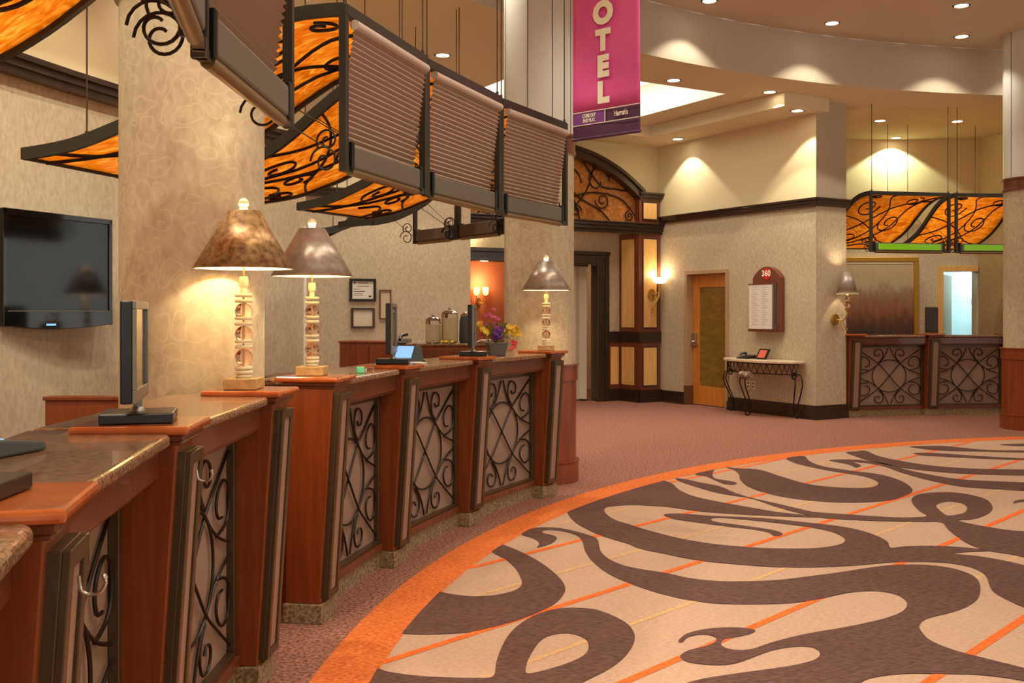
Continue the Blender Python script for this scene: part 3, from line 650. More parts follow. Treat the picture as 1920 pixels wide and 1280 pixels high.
bay(PH['M'], PH['N'], R1, 'scrollwork counter front behind the nearest purse hook', 'granite ledge with the grey card terminal at the left edge')
bay(PH['N'], PH['A'], R1, 'scrollwork counter front between the nearest display and nearest lamp', 'granite ledge running up to the nearest lamp')
bay(PH['B'], PH['C'], R1, 'scrollwork counter front right of the silvery second lamp pillar', 'granite ledge with the small green box on it')
bay(PH['C'], PH['D'], R1, 'scrollwork counter front between the two smaller displays', 'bare-fronted granite ledge between the two smaller displays')
bay(PH['D'], PH['E'], R1, 'scrollwork counter front below the flower pot', 'granite ledge with the flower pot on it')
# right-hand row, same ring centre but further out
R2 = 10.93
def phx(px, R):      # angle where the ring radius R crosses pixel column px (far side)
    k = (px-960)/FL; a_ = 1+k*k; b3 = -2*(k*C0.x+C0.y); c3 = C0.x**2+C0.y**2-R*R; Y = (-b3+math.sqrt(b3*b3-4*a_*c3))/(2*a_); return math.degrees(math.atan2(Y-C0.y, k*Y-C0.x))
q1, q2, q3 = phx(1602,R2), phx(1749,R2), phx(1896,R2)
pillar(q1, R2, 'cherry counter pillar against the wall end with the shaded sconce', group='right counter pillars')
pillar(q2, R2, 'cherry counter pillar in the middle of the right-hand desk', group='right counter pillars')
pillar(q3, R2, 'cherry counter pillar half hidden by the right-hand column', group='right counter pillars')
bay(q1, q2, R2, 'scrollwork front of the right desk nearer the shaded sconce', 'granite ledge of the right desk below the hazy painting')
bay(q2, q3, R2, 'scrollwork front of the right desk beside the right-hand column', 'granite ledge of the right desk below the bluish doorway')
# ------------------------------------------------------------------ canopies
PROF = [(0,0),(.08,-.003),(.16,-.018),(.28,-.09),(.4,-.22),(.52,-.37),(.62,-.47),(.7,-.525),(.84,-.60),(1,-.64)]
def prof(d):
    for i in range(len(PROF)-1):
        if d <= PROF[i+1][0]:
            a_, b2 = PROF[i], PROF[i+1]; t_ = (d-a_[0])/(b2[0]-a_[0]); 
            m0 = 0 if i == 0 else (PROF[i+1][1]-PROF[i-1][1])/(PROF[i+1][0]-PROF[i-1][0])
            m1 = (PROF[i+2][1]-PROF[i][1])/(PROF[i+2][0]-PROF[i][0]) if i+2 < len(PROF) else -.2
            w = b2[0]-a_[0]
            return (2*t_**3-3*t_**2+1)*a_[1]+(t_**3-2*t_**2+t_)*m0*w+(-2*t_**3+3*t_**2)*b2[1]+(t_**3-t_**2)*m1*w
    return PROF[-1][1]
def canopy(fa, fb, ba, bb, zb, zt, label, blind=True, box='box', rods=(), group='canopies over the desks', curl=True, wires=(0,1)):
    fa, fb, ba, bb = (Vector((p[0],p[1],0)) for p in (fa, fb, ba, bb))
    mid = (fa+fb)/2; t = thing('hanging_canopy', label, 'canopy', (mid.x, mid.y, zb), group)
    dx = (fb-fa).normalized(); outw = Vector((-dx.y, dx.x, 0))
    if (ba-fa).dot(outw) < 0: outw = -outw
    inw = -outw; wid = (fb-fa).length
    def SF(s, d_, off=0):
        p = (fa.lerp(fb, s)).lerp(ba.lerp(bb, s), d_); return Vector((p.x, p.y, zt+prof(d_)+off))
    g = G(); g.grid(lambda u, v: SF(u, v, -.01), 10, 26); g.build('art_glass', M_stain, t, smooth=True, solid=.006)
    g = G(); up = (0,0,1)
    for s in (0,1): g.tube([SF(s, i/26) for i in range(27)], .02, rect=(.03,.06), up=up)
    g.tube([SF(0,1), SF(1,1)], .02, rect=(.03,.05), up=up)
    g.tube([SF(0,0), SF(1,0)], .02, rect=(.04,.05), up=up); g.build('roof_frame', M_canframe, t)
    g = G()
    for p in (fa, fb): g.tube([(p.x,p.y,zb),(p.x,p.y,zt+.02)], .02, rect=(.035,.035), up=tuple(dx))
    g.tube([(fa.x,fa.y,zb+.015),(fb.x,fb.y,zb+.015)], .02, rect=(.03,.03), up=up); g.build('front_frame', M_canframe, t)
    # scrollwork under the glass
    g = G()
    def sc(pts, r=.0095):
        q = cr_spline([Vector((a_[0],a_[1],0)) for a_ in pts], 5); g.tube([SF(min(1,max(0,p.x)), min(1,max(0,p.y)), -.022) for p in q], r, 6)
    sc([(0,.62),(.2,.55),(.42,.42),(.6,.3),(.85,.22),(1,.2)]); sc([(0,.40),(.25,.45),(.5,.55),(.75,.72),(1,.8)]); sc([(.2,1),(.3,.8),(.5,.55),(.55,.35),(.4,.15),(.35,0)])
    sc([(.9,1),(.75,.85),(.6,.8),(.45,.85)]); sc([(0,.9),(.25,.85),(.5,.72),(.72,.5),(.8,.3),(1,.05)])
    for (u, v, r, a0, tn, sg) in ((.25,.3,.15,0,1.3,1),(.68,.47,.14,PI,1.3,-1),(.3,.68,.13,PI/2,1.3,1),(.75,.2,.12,-PI/2,1.3,1),(.62,.72,.1,0,1.3,-1),(.18,.12,.08,PI,1.2,1),(.85,.88,.1,PI,1.2,1)):
        pts = spiral(0,0,r,a0,tn,sgn=sg); sc([(u+p[0]*1.0, v+p[1]*.72) for p in pts[::2]])
    g.build('roof_scrollwork', M_iron, t, smooth=True)
    if blind:
        g = G(); npl = 21; y0 = zt-.085; y1 = zb+.125; a_ = fa+dx*.05; b2 = fb-dx*.03
        vs = []
        for i in range(2*npl+1):
            z = y0+(y1-y0)*i/(2*npl); o_ = inw*((.018 if i % 2 else .032)-.075*i/(2*npl))
            e1, e2 = a_+o_+dx*(.006 if i % 2 else 0), b2+o_-dx*(.006 if i % 2 else 0)
            vs += [(e1.x,e1.y,z),(e2.x,e2.y,z)]
        g.add(vs, [(2*i,2*i+1,2*i+3,2*i+2) for i in range(2*npl)]); g.build('pleated_blind', M_blind, t, solid=.002)
        g = G(); g.tube([a_+inw*.03+Vector((0,0,zt-.06)), b2+inw*.03+Vector((0,0,zt-.06))], .024, 12); g.build('blind_headrail', M_rail, t, smooth=True)
    # sign box at the bottom
    a_ = fa+dx*.06-inw*.035; b2 = fb-dx*.10-inw*.035; q = inw*.06
    z0, z1 = zb+.02, zb+.13
    g = G(); g.hexa([(a_.x,a_.y,z0),(b2.x,b2.y,z0),(b2.x+q.x,b2.y+q.y,z0),(a_.x+q.x,a_.y+q.y,z0)],[(a_.x,a_.y,z1),(b2.x,b2.y,z1),(b2.x+q.x,b2.y+q.y,z1),(a_.x+q.x,a_.y+q.y,z1)])
    g.build('sign_box', M_box, t, bevel=.01)
    if box == 'green':
        q2_ = inw*.064; a2 = a_+dx*.04; b5 = b2-dx*.04
        g = G(); g.hexa([(a2.x+q.x,a2.y+q.y,z0+.015),(b5.x+q.x,b5.y+q.y,z0+.015),(b5.x+q2_.x,b5.y+q2_.y,z0+.015),(a2.x+q2_.x,a2.y+q2_.y,z0+.015)],[(a2.x+q.x,a2.y+q.y,z1-.015),(b5.x+q.x,b5.y+q.y,z1-.015),(b5.x+q2_.x,b5.y+q2_.y,z1-.015),(a2.x+q2_.x,a2.y+q2_.y,z1-.015)]); g.build('lit_sign_face', M_green, t)
    for p, s in ((a_,-1),(b2,1)):
        e = p+dx*(s*.012); g = G(); g.tube([(e.x+inw.x*.03,e.y+inw.y*.03,z0-.01),(e.x+inw.x*.03,e.y+inw.y*.03,z1+.015)], .02, rect=(.026,.07), up=tuple(inw))
        g.build('box_end_cap', M_black, t, bevel=.006)
    g = G(); r_ = inw*.035; g.tube([(a_.x+r_.x,a_.y+r_.y,z0-.012),(b2.x+r_.x,b2.y+r_.y,z0-.012)], .021, 14); g.build('bottom_tube', mat('antique brass tube', rgb(150,128,88), .3, metal=.7) if 'antique brass tube' not in MATS else MATS['antique brass tube'], t, smooth=True)
    if curl:
        for p, sgn in ((fa,-1),(fb,1)):
          g = G()
          for (cu, cv, r, a0) in ((.10,.075,.075,0),(.085,.17,.06,-.6)):
                pts = spiral(cu, cv, r, a0, 1.35, sgn=1); g.tube([(p.x+outw.x*x_+dx.x*sgn*.0, p.y+outw.y*x_+dx.y*sgn*.0, zb+z_-.02) for x_, z_ in pts], .005, 6)
          g.build('corner_curl', M_iron, t, smooth=True)
    for s in wires:
        a3 = SF(s,.42,-.03); p = (fa, fb)[s]; G().tube([(p.x,p.y,zb+.06), tuple(a3)], .003, 6).build('brace_wire', M_bronze, t)
    for (s, d_) in (rods or ((0.01,.0),(.99,0),(.02,.8),(.98,.8))):
        p = SF(s, d_); zt2 = ZC if (Vector((p.x,p.y,0))-C0).length < RF else ZS
        g = G(); g.tube([tuple(p),(p.x,p.y,p.z+.05),(p.x,p.y,p.z+.051),(p.x,p.y,zt2)], [.01,.01,.0045,.0045], 8); g.build('hanging_rod', M_bronze, t)
    return t
def radial(p, L=1.65, side=0):
    v = (Vector((p[0],p[1],0))-C0).normalized(); return (p[0]+v.x*L, p[1]+v.y*L)
def bayc(fa, fb, label, **k):
    d_ = (Vector(fb)-Vector(fa)).normalized()*k.pop('shift', .38); rb = radial(fb)
    return canopy(fa, fb, radial(fa), (rb[0]-d_.x, rb[1]-d_.y), k.pop('zb',2.11), k.pop('zt',2.87), label, **k)
bayc((-.585,1.52),(-.79,2.56), 'canopy whose tube enters at the top, nearest the viewer', rods=((.99,0),), wires=(1,))
bayc((-.812,2.64),(-.803,3.64), 'canopy with a brown blind in front of the near column', wires=(), shift=0)
bayc((-.79,4.76),(-.50,5.71), 'canopy with the widest fully seen blind, its tip pointing left past the near column')
bayc((-.492,5.79),(-.095,6.78), 'canopy with the middle of the three fully seen blinds')
bayc((-.078,6.86),(.405,7.76), 'canopy with the blind next to the magenta banner')
canopy((-.50,9.5),(-.055,8.85),(-1.55,9.1),(-1.2,8.8), 2.13, 2.87, 'far canopy whose dark bar runs behind the column', blind=False, curl=True, group='far canopies')
canopy((-.97,10.15),(-.52,9.56),(-2.1,10.7),(-1.86,9.86), 2.13, 2.87, 'farthest canopy whose dark bar hangs before the certificate wall', blind=False, group='far canopies')
RC = 10.83
def rp(px): p = ringpt(phx(px, RC), RC); return (p.x, p.y)
def radial2(p): v = (Vector((p[0],p[1],0))-C0).normalized(); return (p[0]+v.x*1.65, p[1]+v.y*1.65)
for (x0, x1, lb) in ((1633,1779,'open canopy with green sign face over the right desk, left one'),(1793,1939,'open canopy with green sign face, partly behind the right-hand column')):
    a_, b2 = rp(x0), rp(x1)
    rb = radial2(b2); dd = (Vector(b2)-Vector(a_)).normalized()*.2
    canopy(a_, b2, radial2(a_), (rb[0]-dd.x, rb[1]-dd.y), 2.27, 3.08, lb, blind=False, box='green', group='right canopies')
# ------------------------------------------------------------------ table lamps
def lamp(P, label, rot=0, M_shade=M_shade):
    t = thing('table_lamp', label, 'lamp', P, 'crystal-stem table lamps'); x, y, z = P
    M = Matrix.Translation(P) @ Matrix.Rotation(rot, 4, 'Z')
    G(M).box(-.065,.065,-.065,.065,0,.042).build('stone_base', M_plinth if False else mat('gilt stone', rgb(170,140,92), .4, col2=rgb(200,168,112), scale=40) if 'gilt stone' not in MATS else MATS['gilt stone'], t, bevel=.003)
    g = G(M); zz = .042
    def disc(z0, h, r): g.lathe([(r*.9,z0),(r,z0+h*.25),(r,z0+h*.75),(r*.9,z0+h)], 24)
    disc(.042,.014,.030); disc(.058,.014,.034); disc(.074,.014,.034)
    bz = [.123, .213, .303]
    for b6 in bz: disc(b6+.034,.014,.034); disc(b6+.040+.016,.014,.034)
    g.lathe([(.012,.372),(.012,.44)], 16); g.lathe([(.016,.40),(.019,.42),(.016,.44)], 16)
    g.lathe([(.004,.05),(.004,.40)], 10)
    g.build('stacked_discs', M_cream, t, smooth=True)
    for b6 in bz:
        g = G(M); g.ball((0,0,b6), .034, 24, 16); g.build('glass_ball', M_glassball, t, smooth=True)
    sh = G(M).lathe([(.192,.470),(.061,.697)], 40, caps=False).build('lamp_shade', [M_shade], t, smooth=True, solid=.003)
    G(M).lathe([(.188,.471),(.058,.695)], 40, caps=False).build('shade_lining', M_shadein, sh, smooth=True)
    g = G(M); 
    for k in range(3): a_ = 2*PI*k/3; g.tube([(0,0,.685),(.06*math.cos(a_),.06*math.sin(a_),.69)], .002, 6)
    g.lathe([(.004,.44),(.004,.71)], 8); g.build('harp', M_brass, t)
    g = G(M); g.ball((0,0,.727), .021, 16, 12); g.lathe([(.014,.697),(.017,.71),(.01,.716)], 16); g.build('finial', M_cream, t, smooth=True)
    g = G(M); g.ball((0,0,.55), .03, 14, 10, (1,1,1.3)); g.build('bulb', M_bulb, t, smooth=True)
    L = bpy.data.lights.new('lamp_glow', 'POINT'); L.energy = LAMP_W; L.color = (1,.86,.6); L.shadow_soft_size = .03
    lo = bpy.data.objects.new('lamp_glow', L); COL.objects.link(lo); lo.parent = t; lo.location = (0,0,.60)
LAMP_W = 20
lamp(Vector((-1.054,3.98,1.149)), 'table lamp with mottled bronze shade, largest and nearest of three')
lamp(Vector((-.955,4.84,1.149)), 'table lamp with silvery shade just behind the largest lamp', M_shade=M_shade2)
lamp(Vector((.268,7.95,1.149)), 'small far table lamp in front of the column by the banner', M_shade=M_shade2)
# ------------------------------------------------------------------ displays on the pillars
def display(P, label, yaw, h=.285, w=.36, group='upright displays on the pillars', stand=True):
    t = thing('display', label, 'display', P, group); M = Matrix.Translation(P) @ Matrix.Rotation(yaw, 4, 'Z')   # screen faces local +x
    G(M).box(-.09,.10,-.09,.09,0,.028).build('base', M_black, t, bevel=.004)
    G(M).lathe([(.022,.028),(.018,.036),(.012,.04),(.012,.075)], 14).build('neck', M_silver, t, smooth=True)
    z0 = .06; G(M).box(-.026,.004,-w/2,w/2,z0,z0+h).build('housing', M_black, t, bevel=.004)
    g = G(M)
    for q in ((-w/2,w/2,z0,z0+.035),(-w/2,w/2,z0+h-.022,z0+h),(-w/2,-w/2+.022,z0+.035,z0+h-.022),(w/2-.022,w/2,z0+.035,z0+h-.022)): g.box(.004,.014,q[0],q[1],q[2],q[3])
    g.build('bezel', M_silver, t, bevel=.002)
    G(M).box(.004,.006,-w/2+.022,w/2-.022,z0+.035,z0+h-.022).build('screen', M_screen, t)
display(Vector((-1.035,2.80,1.149)), 'dark upright display on the pillar nearest the television', math.radians(14.5), .27, .34)
display(Vector((-.70,5.94,1.149)), 'dark upright display beside the blue touchscreen', math.radians(2), .29, .34)
display(Vector((-.27,7.02,1.149)), 'dark upright display beside the flower pot', math.radians(-2), .29, .30)
# base of the display on the nearest pillar (monitor itself leaves the frame)
t = thing('display', 'black display base at the left edge on the nearest pillar', 'display', (-.872,1.66,1.149))
G(Matrix.Translation(t.location) @ Matrix.Rotation(.05,4,'Z')).box(-.12,.055,-.08,.075,0,.028).build('base_plate', M_black, t, bevel=.004)
G(Matrix.Translation(t.location)).lathe([(.02,.028),(.012,.036),(.012,.06)], 12, (-.09,0,0)).build('neck', M_silver, t, smooth=True)
# card terminal at the left edge
P = Vector((-1.185,2.26,1.129)); M = Matrix.Translation(P) @ Matrix.Rotation(-.25, 4, 'Z'); t = thing('card_terminal', 'grey card terminal with a lit blue screen at the left edge', 'card terminal', P)
g = G(M); g.prism([(-.12,0),(.12,0),(.125,.012),(.11,.022),(-.10,.05),(-.12,.04)], -.10, .075, 'x'); g.build('housing', M_grey, t, bevel=.008)
g = G(M); g.prism([(-.085,.047),(.03,.033),(.03,.036),(-.085,.050)], -.06, .035, 'x'); g.build('screen', M_lcd, t)
g = G(M); g.tube([(-.09,-.122,.015),(.07,-.122,.015)], .008, 8); g.build('stylus', M_black, t)
# touchscreen near second display
P = Vector((-.66,6.34,1.129)); M = Matrix.Translation(P) @ Matrix.Rotation(math.radians(-28), 4, 'Z') @ Matrix.Scale(.86, 4); t = thing('touchscreen', 'grey desktop touchscreen showing a blue page', 'touchscreen', P)
g = G(M); g.prism([(-.06,0),(.09,0),(.10,.03),(.06,.13),(.0,.135)], -.09, .09, 'x'); g.build('housing', M_grey, t, bevel=.01)
g = G(M); g.prism([(-.066,.012),(-.008,.126),(-.004,.124),(-.062,.01)], -.07, .07, 'x'); g.build('screen', M_lcd, t)
g = G(M); g.box(-.09,.09,.08,.11,0,.02); g.build('foot', M_black, t)
# leaflets
t = thing('leaflet_stack', 'small stack of white leaflets in front of the touchscreen', 'leaflets', (-.60,6.14,1.129)); 
for k in range(4):
    G(Matrix.Translation(Vector((-.60,6.14,1.129+.004*k+ .0005))) @ Matrix.Rotation(.3*k-.4,4,'Z')).box(-.035,.07,-.05,.05,0,.0035).build('leaflet', M_paperW, t)
P = Vector((-.80,5.35,1.129)); tag(recentre(G(Matrix.Translation(P) @ Matrix.Rotation(.2,4,'Z')).box(-.02,.02,-.02,.02,0,.032).build('small_box', M_teal, bevel=.003)), 'tiny mint green box on the granite ledge', 'box')
P = Vector((-.755,5.37,1.129)); tag(recentre(G(Matrix.Translation(P)).box(-.02,.02,-.03,.03,0,.028).build('card_holder', M_clear, bevel=.003)), 'tiny clear card holder beside the mint green box', 'card holder')
# ------------------------------------------------------------------ flowers
P = Vector((-.115,7.46,1.129)); t = thing('potted_flowers', 'mixed pink, yellow and violet flowers in a square grey metal pot', 'flowers', P)
M = Matrix.Translation(P) @ Matrix.Rotation(.25,4,'Z')
def sq(r, z): return [(-r,-r,z),(r,-r,z),(r,r,z),(-r,r,z)]
g = G(M); g.hexa(sq(.055,0), sq(.07,.085)); g.hexa(sq(.073,.085), sq(.073,.095)); g.build('pot', M_pot, t, bevel=.003)
g = G(M)
for i in range(260):
    a_ = random.uniform(0,2*PI); r = random.uniform(.0,.12); z = .09+random.uniform(0,.17)*(1-r/.2); L = random.uniform(.02,.045); w = .008
    c = Vector((r*math.cos(a_), r*math.sin(a_), z)); d_ = Vector((math.cos(a_)+random.uniform(-.7,.7), math.sin(a_)+random.uniform(-.7,.7), random.uniform(-.2,1.2))).normalized(); s_ = d_.cross(Vector((0,0,1))).normalized()*w
    g.add([c, c+d_*L*.5+s_, c+d_*L+Vector((0,0,-.006)), c+d_*L*.5-s_], [(0,1,2,3)])
g.build('foliage', M_leaf, t)
g = G(M)
for i in range(22):
    a_ = random.uniform(0,2*PI); g.tube([(0,0,.08),(.05*math.cos(a_),.05*math.sin(a_),.18),(.08*math.cos(a_),.08*math.sin(a_),.24)], .002, 5)
g.build('stems', M_leaf, t)
def blossom(c, r, m, n_=7):
    g = G(Matrix.Translation(P)); c = Vector(c); up = Vector((random.uniform(-.6,.6), -1, random.uniform(0,.9))).normalized(); a1 = up.orthogonal().normalized(); b1 = up.cross(a1)
    for layer, (rr, lift) in enumerate(((1,0),(.65,.35))):
        for k in range(n_):
            an = 2*PI*(k+.5*layer)/n_; d_ = (a1*math.cos(an)+b1*math.sin(an)); s_ = up.cross(d_)*r*.38
            g.add([c+up*r*lift*.5, c+d_*r*.6*rr+s_+up*r*(lift+.1), c+d_*r*rr+up*r*(lift+.3), c+d_*r*.6*rr-s_+up*r*(lift+.1)], [(0,1,2,3)])
    g.ball(c+up*r*.15, r*.28, 8, 6); g.build('blossom', m, t)
for i in range(12): blossom((random.uniform(-.10,.03), random.uniform(-.06,.02), random.uniform(.19,.30)), random.uniform(.014,.022), M_pink)
for p_ in ((-.02,-.02,.335),(-.045,-.02,.30),(-.10,-.03,.16)): blossom(p_, .02, M_pink)
for p_ in ((-.12,-.03,.23),(-.10,-.05,.19),(-.07,-.08,.17),(-.11,.0,.2),(.09,-.04,.21),(.11,-.05,.17),(.13,-.04,.15),(.15,-.03,.19),(.16,-.02,.16),(.08,-.02,.18),(.14,.02,.2)): blossom(p_, .03, M_yel)
for p_ in ((.0,-.09,.17),(.02,-.09,.14),(-.01,-.08,.13),(.03,-.08,.19)): blossom(p_, .032, M_pur)
for p_ in ((.12,-.06,.10),(.13,-.06,.07),(.11,-.07,.05),(.14,-.05,.09)): blossom(p_, .022, M_cor)
# ------------------------------------------------------------------ staff-side furniture
def cabinet(x0, x1, y0, y1, z, label, group='staff cabinets', granite=False):
    t = thing('low_cabinet', label, 'cabinet', ((x0+x1)/2,(y0+y1)/2,0), group)
    G().box(x0,x1,y0,y1,0,z-.02).build('carcass', M_cherry, t, bevel=.004)
    G().box(x0-.01,x1+.01,y0-.01,y1+.01,z-.02,z).build('top', M_gran if granite else M_cherry, t, bevel=.004)
    nd = max(2, int((x1-x0)/.45)); w = (x1-x0)/nd
    for k in range(nd): G().box(x0+w*k+.012, x0+w*(k+1)-.012, y0-.012, y0, .1, z-.05).build('door', M_mahog if granite else M_cherry, t, bevel=.003)
cabinet(-2.48,-1.25,5.38,5.46,1.0, 'reddish cabinet seen below the television, behind the near column')
cabinet(-1.62,-1.25,6.55,7.0,1.03, 'small reddish cabinet just left of the second lamp pillar')
cabinet(-1.72,-1.12,10.1,10.5,1.16, 'reddish cabinet below the framed certificates')
cabinet(-1.12,-.95,9.6,10.0,1.13, 'narrow reddish cabinet just behind the middle display')
cabinet(-.93,-.1,8.95,9.3,1.17, 'reddish back cabinet carrying the drink dispensers', granite=True)
def dispenser(P, r, h, label, fill):
    t = thing('drink_dispenser', label, 'drink dispenser', P, 'drink dispensers')
    G().lathe([(r*.85,0),(r,.01),(r,h),(r*.92,h+.012)], 28, tuple(P)).build('glass_jar', M_clear, t, smooth=True)
    G().lathe([(r*.9,.012),(r*.95,.02),(r*.95,h*fill)], 28, tuple(P)).build('lemonade', M_lemon, t, smooth=True)
    G().lathe([(r*.95,h+.012),(r,h+.02),(r*.7,h+.04),(.012,h+.045),(.015,h+.06),(.005,h+.068)], 28, tuple(P)).build('lid', M_chrome, t, smooth=True)
    G(Matrix.Translation(P)).tube([(0,-r,.03),(0,-r-.03,.03),(0,-r-.03,.0)], .008, 8).build('tap', M_chrome, t, smooth=True)
dispenser(Vector((-.705,9.06,1.171)), .07, .19, 'glass dispenser of lemonade, shorter and left of two', .85)
dispenser(Vector((-.56,9.10,1.171)), .074, .25, 'glass dispenser of cloudy lemonade, taller and right of two', .88)
P = Vector((-.665,9.08,1.171))
P = Vector((-.415,9.19,1.171)); t = thing('coffee_urn', 'dark grey and steel urn behind the taller lemonade dispenser', 'urn', P)
G().lathe([(.06,0),(.065,.02),(.062,.2),(.05,.24)], 24, tuple(P)).build('body', M_grey, t, smooth=True); G().lathe([(.05,.24),(.055,.25),(.03,.275),(.01,.28)], 24, tuple(P)).build('lid', M_chrome, t, smooth=True)
G(Matrix.Translation(P)).tube([(.06,0,.2),(.09,0,.18),(.09,0,.08),(.06,0,.06)], .007, 8).build('handle', M_black, t, smooth=True)
for i, (x, y, zz, lb) in enumerate(((-.62,9.0,1.171,'yellow lemon wedge left of the taller dispenser foot'),(-.585,8.985,1.171,'yellow lemon wedge at the foot of the taller dispenser'),(-.53,8.99,1.171,'yellow lemon wedge right of the dispenser foot'))):
    g = G(); g.ball((x,y,zz+.014), .014, 12, 8, (1.3,1,1)); tag(recentre(g.build('lemon', M_yel, smooth=True)), lb, 'lemon', 'lemons')
P = Vector((-.32,9.07,1.171))
tag(recentre(G().box(-.34,-.13,8.99,9.17,1.171,1.183).build('tray', M_mahog, bevel=.004)), 'red-brown serving tray on the back cabinet', 'tray')
t = thing('napkin_stack', 'white folded napkins on the red-brown tray', 'napkins', (-.25,9.08,1.184))
for k in range(3): G().box(-.31+.01*k,-.19+.01*k,9.01,9.13,1.184+.006*k,1.1895+.006*k).build('napkin', M_paperW, t)
# telephone handset behind display C
P = W(752,628,10.0); t = thing('desk_telephone', 'black desk telephone behind the middle display', 'telephone', (-1.04,9.8,1.131))
G(Matrix.Translation(t.location)).prism([(-.08,0),(.08,0),(.08,.06),(-.08,.02)], -.06,.06,'x').build('body', M_black, t, bevel=.006)
G(Matrix.Translation(t.location)).tube([(-.04,-.07,.05),(-.03,0,.09),(.02,.07,.1)], .016, 8).build('handset', M_black, t, smooth=True)
# certificates on wall Q
def onQ(px, py):
    """point where the pixel ray meets the certificate wall"""
    k = (px-960)/FL; Y = (qn.x*Q0.x+qn.y*Q0.y)/(qn.x*k+qn.y); p = W(px, py, Y); return (p-Q0).dot(qd), p.z
def picture(x0, y0, x1, y1, bw_, label, fm, pm, content):
    a_ = onQ(x0, y0); b2 = onQ(x1, y1); u0, u1, z1, z0 = a_[0], b2[0], a_[1], b2[1]
    c = Q0+qd*((u0+u1)/2); t = thing('framed_certificate', label, 'framed certificate', (c.x, c.y, z0), 'certificates on the wall')
    g = G(MQ)
    for q in ((u0,u1,z0,z0+bw_),(u0,u1,z1-bw_,z1),(u0,u0+bw_,z0+bw_,z1-bw_),(u1-bw_,u1,z0+bw_,z1-bw_)): g.box(q[0],q[1],-.03,0,q[2],q[3])
    g.build('frame', fm, t, bevel=.004); G(MQ).box(u0+bw_,u1-bw_,-.012,-.002,z0+bw_,z1-bw_).build('certificate', pm, t)
    g = G(MQ); w = u1-u0-2*bw_; h = z1-z0-2*bw_; ox, oz = u0+bw_, z0+bw_
    for (fx0, fx1, fz, th) in content: g.box(ox+w*fx0, ox+w*fx1, -.0135, -.012, oz+h*fz, oz+h*fz+th)
    if content: g.build('printed_text', M_slate, t)
picture(655,522,704.5,565,.032, 'black-framed white certificate, upper of the stacked pair', M_black, M_paperW, [(.08,.16,.86,.025),(.3,.75,.88,.008),(.25,.8,.7,.005),(.08,.35,.55,.005),(.08,.6,.4,.01),(.1,.5,.28,.004),(.1,.5,.2,.004),(.78,.9,.1,.02)])
M_map = mat('pastel certificate', rgb(222,196,148), .6, col2=rgb(214,214,204), scale=5)
picture(658,577,702,615,.026, 'brown-framed pastel certificate, lower of the stacked pair', M_dark, M_map, [])
picture(711,543,733,598,.014, 'narrow brown-framed notice partly behind the middle display', M_mahog, mat('cream notice', rgb(206,184,150), .6), [(.3,.7,.95,.004)])
# small grey item on wall left of cabinet
# ------------------------------------------------------------------ television
R_ = Vector((-2.67,6.75,0)); L_ = Vector((-2.985,5.93,0)); td = (R_-L_).normalized(); tn = Vector((-td.y, td.x,0)); 
if tn.x > 0: tn = -tn
tw = (R_-L_).length; MT = wall_frame(L_, td, tn); t = thing('television', 'black wall-mounted flat television at the left edge', 'television', ((L_.x+R_.x)/2,(L_.y+R_.y)/2,1.36))
z0, z1 = 1.365, 2.062
G(MT).box(0,tw,0,.05,z0,z1).build('housing', M_black, t, bevel=.008)
g = G(MT)
for q in ((0,tw,z1-.035,z1),(0,.03,z0,z1),(tw-.03,tw,z0,z1)): g.box(q[0],q[1],-.012,0,q[2],q[3])
g.prism([(0,z0+.09),(tw,z0+.09),(tw,z0+.005),(tw*.8,z0-.012),(tw*.5,z0-.022),(tw*.2,z0-.012),(0,z0+.005)], -.015, 0, 'y')
g.build('bezel', mat('gloss black', rgb(16,15,14), .06, spec=.7), t, bevel=.003)
G(MT).box(.03,tw-.03,-.004,.0,z0+.09,z1-.035).build('screen', M_screen, t)
G(MT).box(.03,tw-.03,-.017,-.014,z0+.088,z0+.093).build('trim_line', M_silver, t)
G(MT).box(tw*.36,tw*.44,-.02,-.015,z0+.0,z0+.012).build('power_light', M_lcd, t)
G(MT).box(tw*.3,tw*.7,.05,.34,1.55,1.9).build('wall_mount', M_black, t)
# ------------------------------------------------------------------ banner
a_ = Vector((W(1075,0,7.6).x, 7.6, 0)); b2 = Vector((W(1200,0,7.2).x, 7.2, 0)); bd = (b2-a_).normalized(); bn_ = Vector((bd.y,-bd.x,0)); 
if bn_.y > 0: bn_ = -bn_
bw2 = (b2-a_).length; MB_ = wall_frame(a_, bd, -bn_)      # y- faces the viewer
t = thing('hanging_banner', 'magenta hanging banner lettered HOTEL downwards', 'banner', ((a_.x+b2.x)/2,(a_.y+b2.y)/2,2.72))
ZB0, ZB1 = 2.735, 4.9
def wav(u, z): return .008*math.sin(u*9+z*1.2)
def cloth(name, u0, u1, z0, z1, m, off=0):
    g = G(MB_); g.grid(lambda p, q: (u0+(u1-u0)*p, wav(u0+(u1-u0)*p, z0+(z1-z0)*q)-off, z0+(z1-z0)*q), 16, 16); return g.build(name, m, t, smooth=True, solid=.0015 if off == 0 else .0006)
cloth('cloth', 0, bw2, 2.93, ZB1, M_ban); cloth('lower_strip', 0, bw2, ZB0, 2.835, M_band); cloth('violet_block', 0, bw2*.5, 2.835, 2.93, M_banp); cloth('plum_block', bw2*.5, bw2, 2.835, 2.93, M_band)
g = G(MB_)
for (u0,u1,z0_,z1_) in ((0,bw2,2.928,2.933),(0,bw2,2.833,2.838),(bw2*.5-.0025,bw2*.5+.0025,2.835,2.93)): g.box(u0,u1,-.012,-.009,z0_,z1_)
g.build('printed_rule', M_ink, t)
G(MB_).tube([(-.004,0,ZB0),(bw2+.004,0,ZB0)], .012, 10).build('bottom_rod', M_band, t, smooth=True)
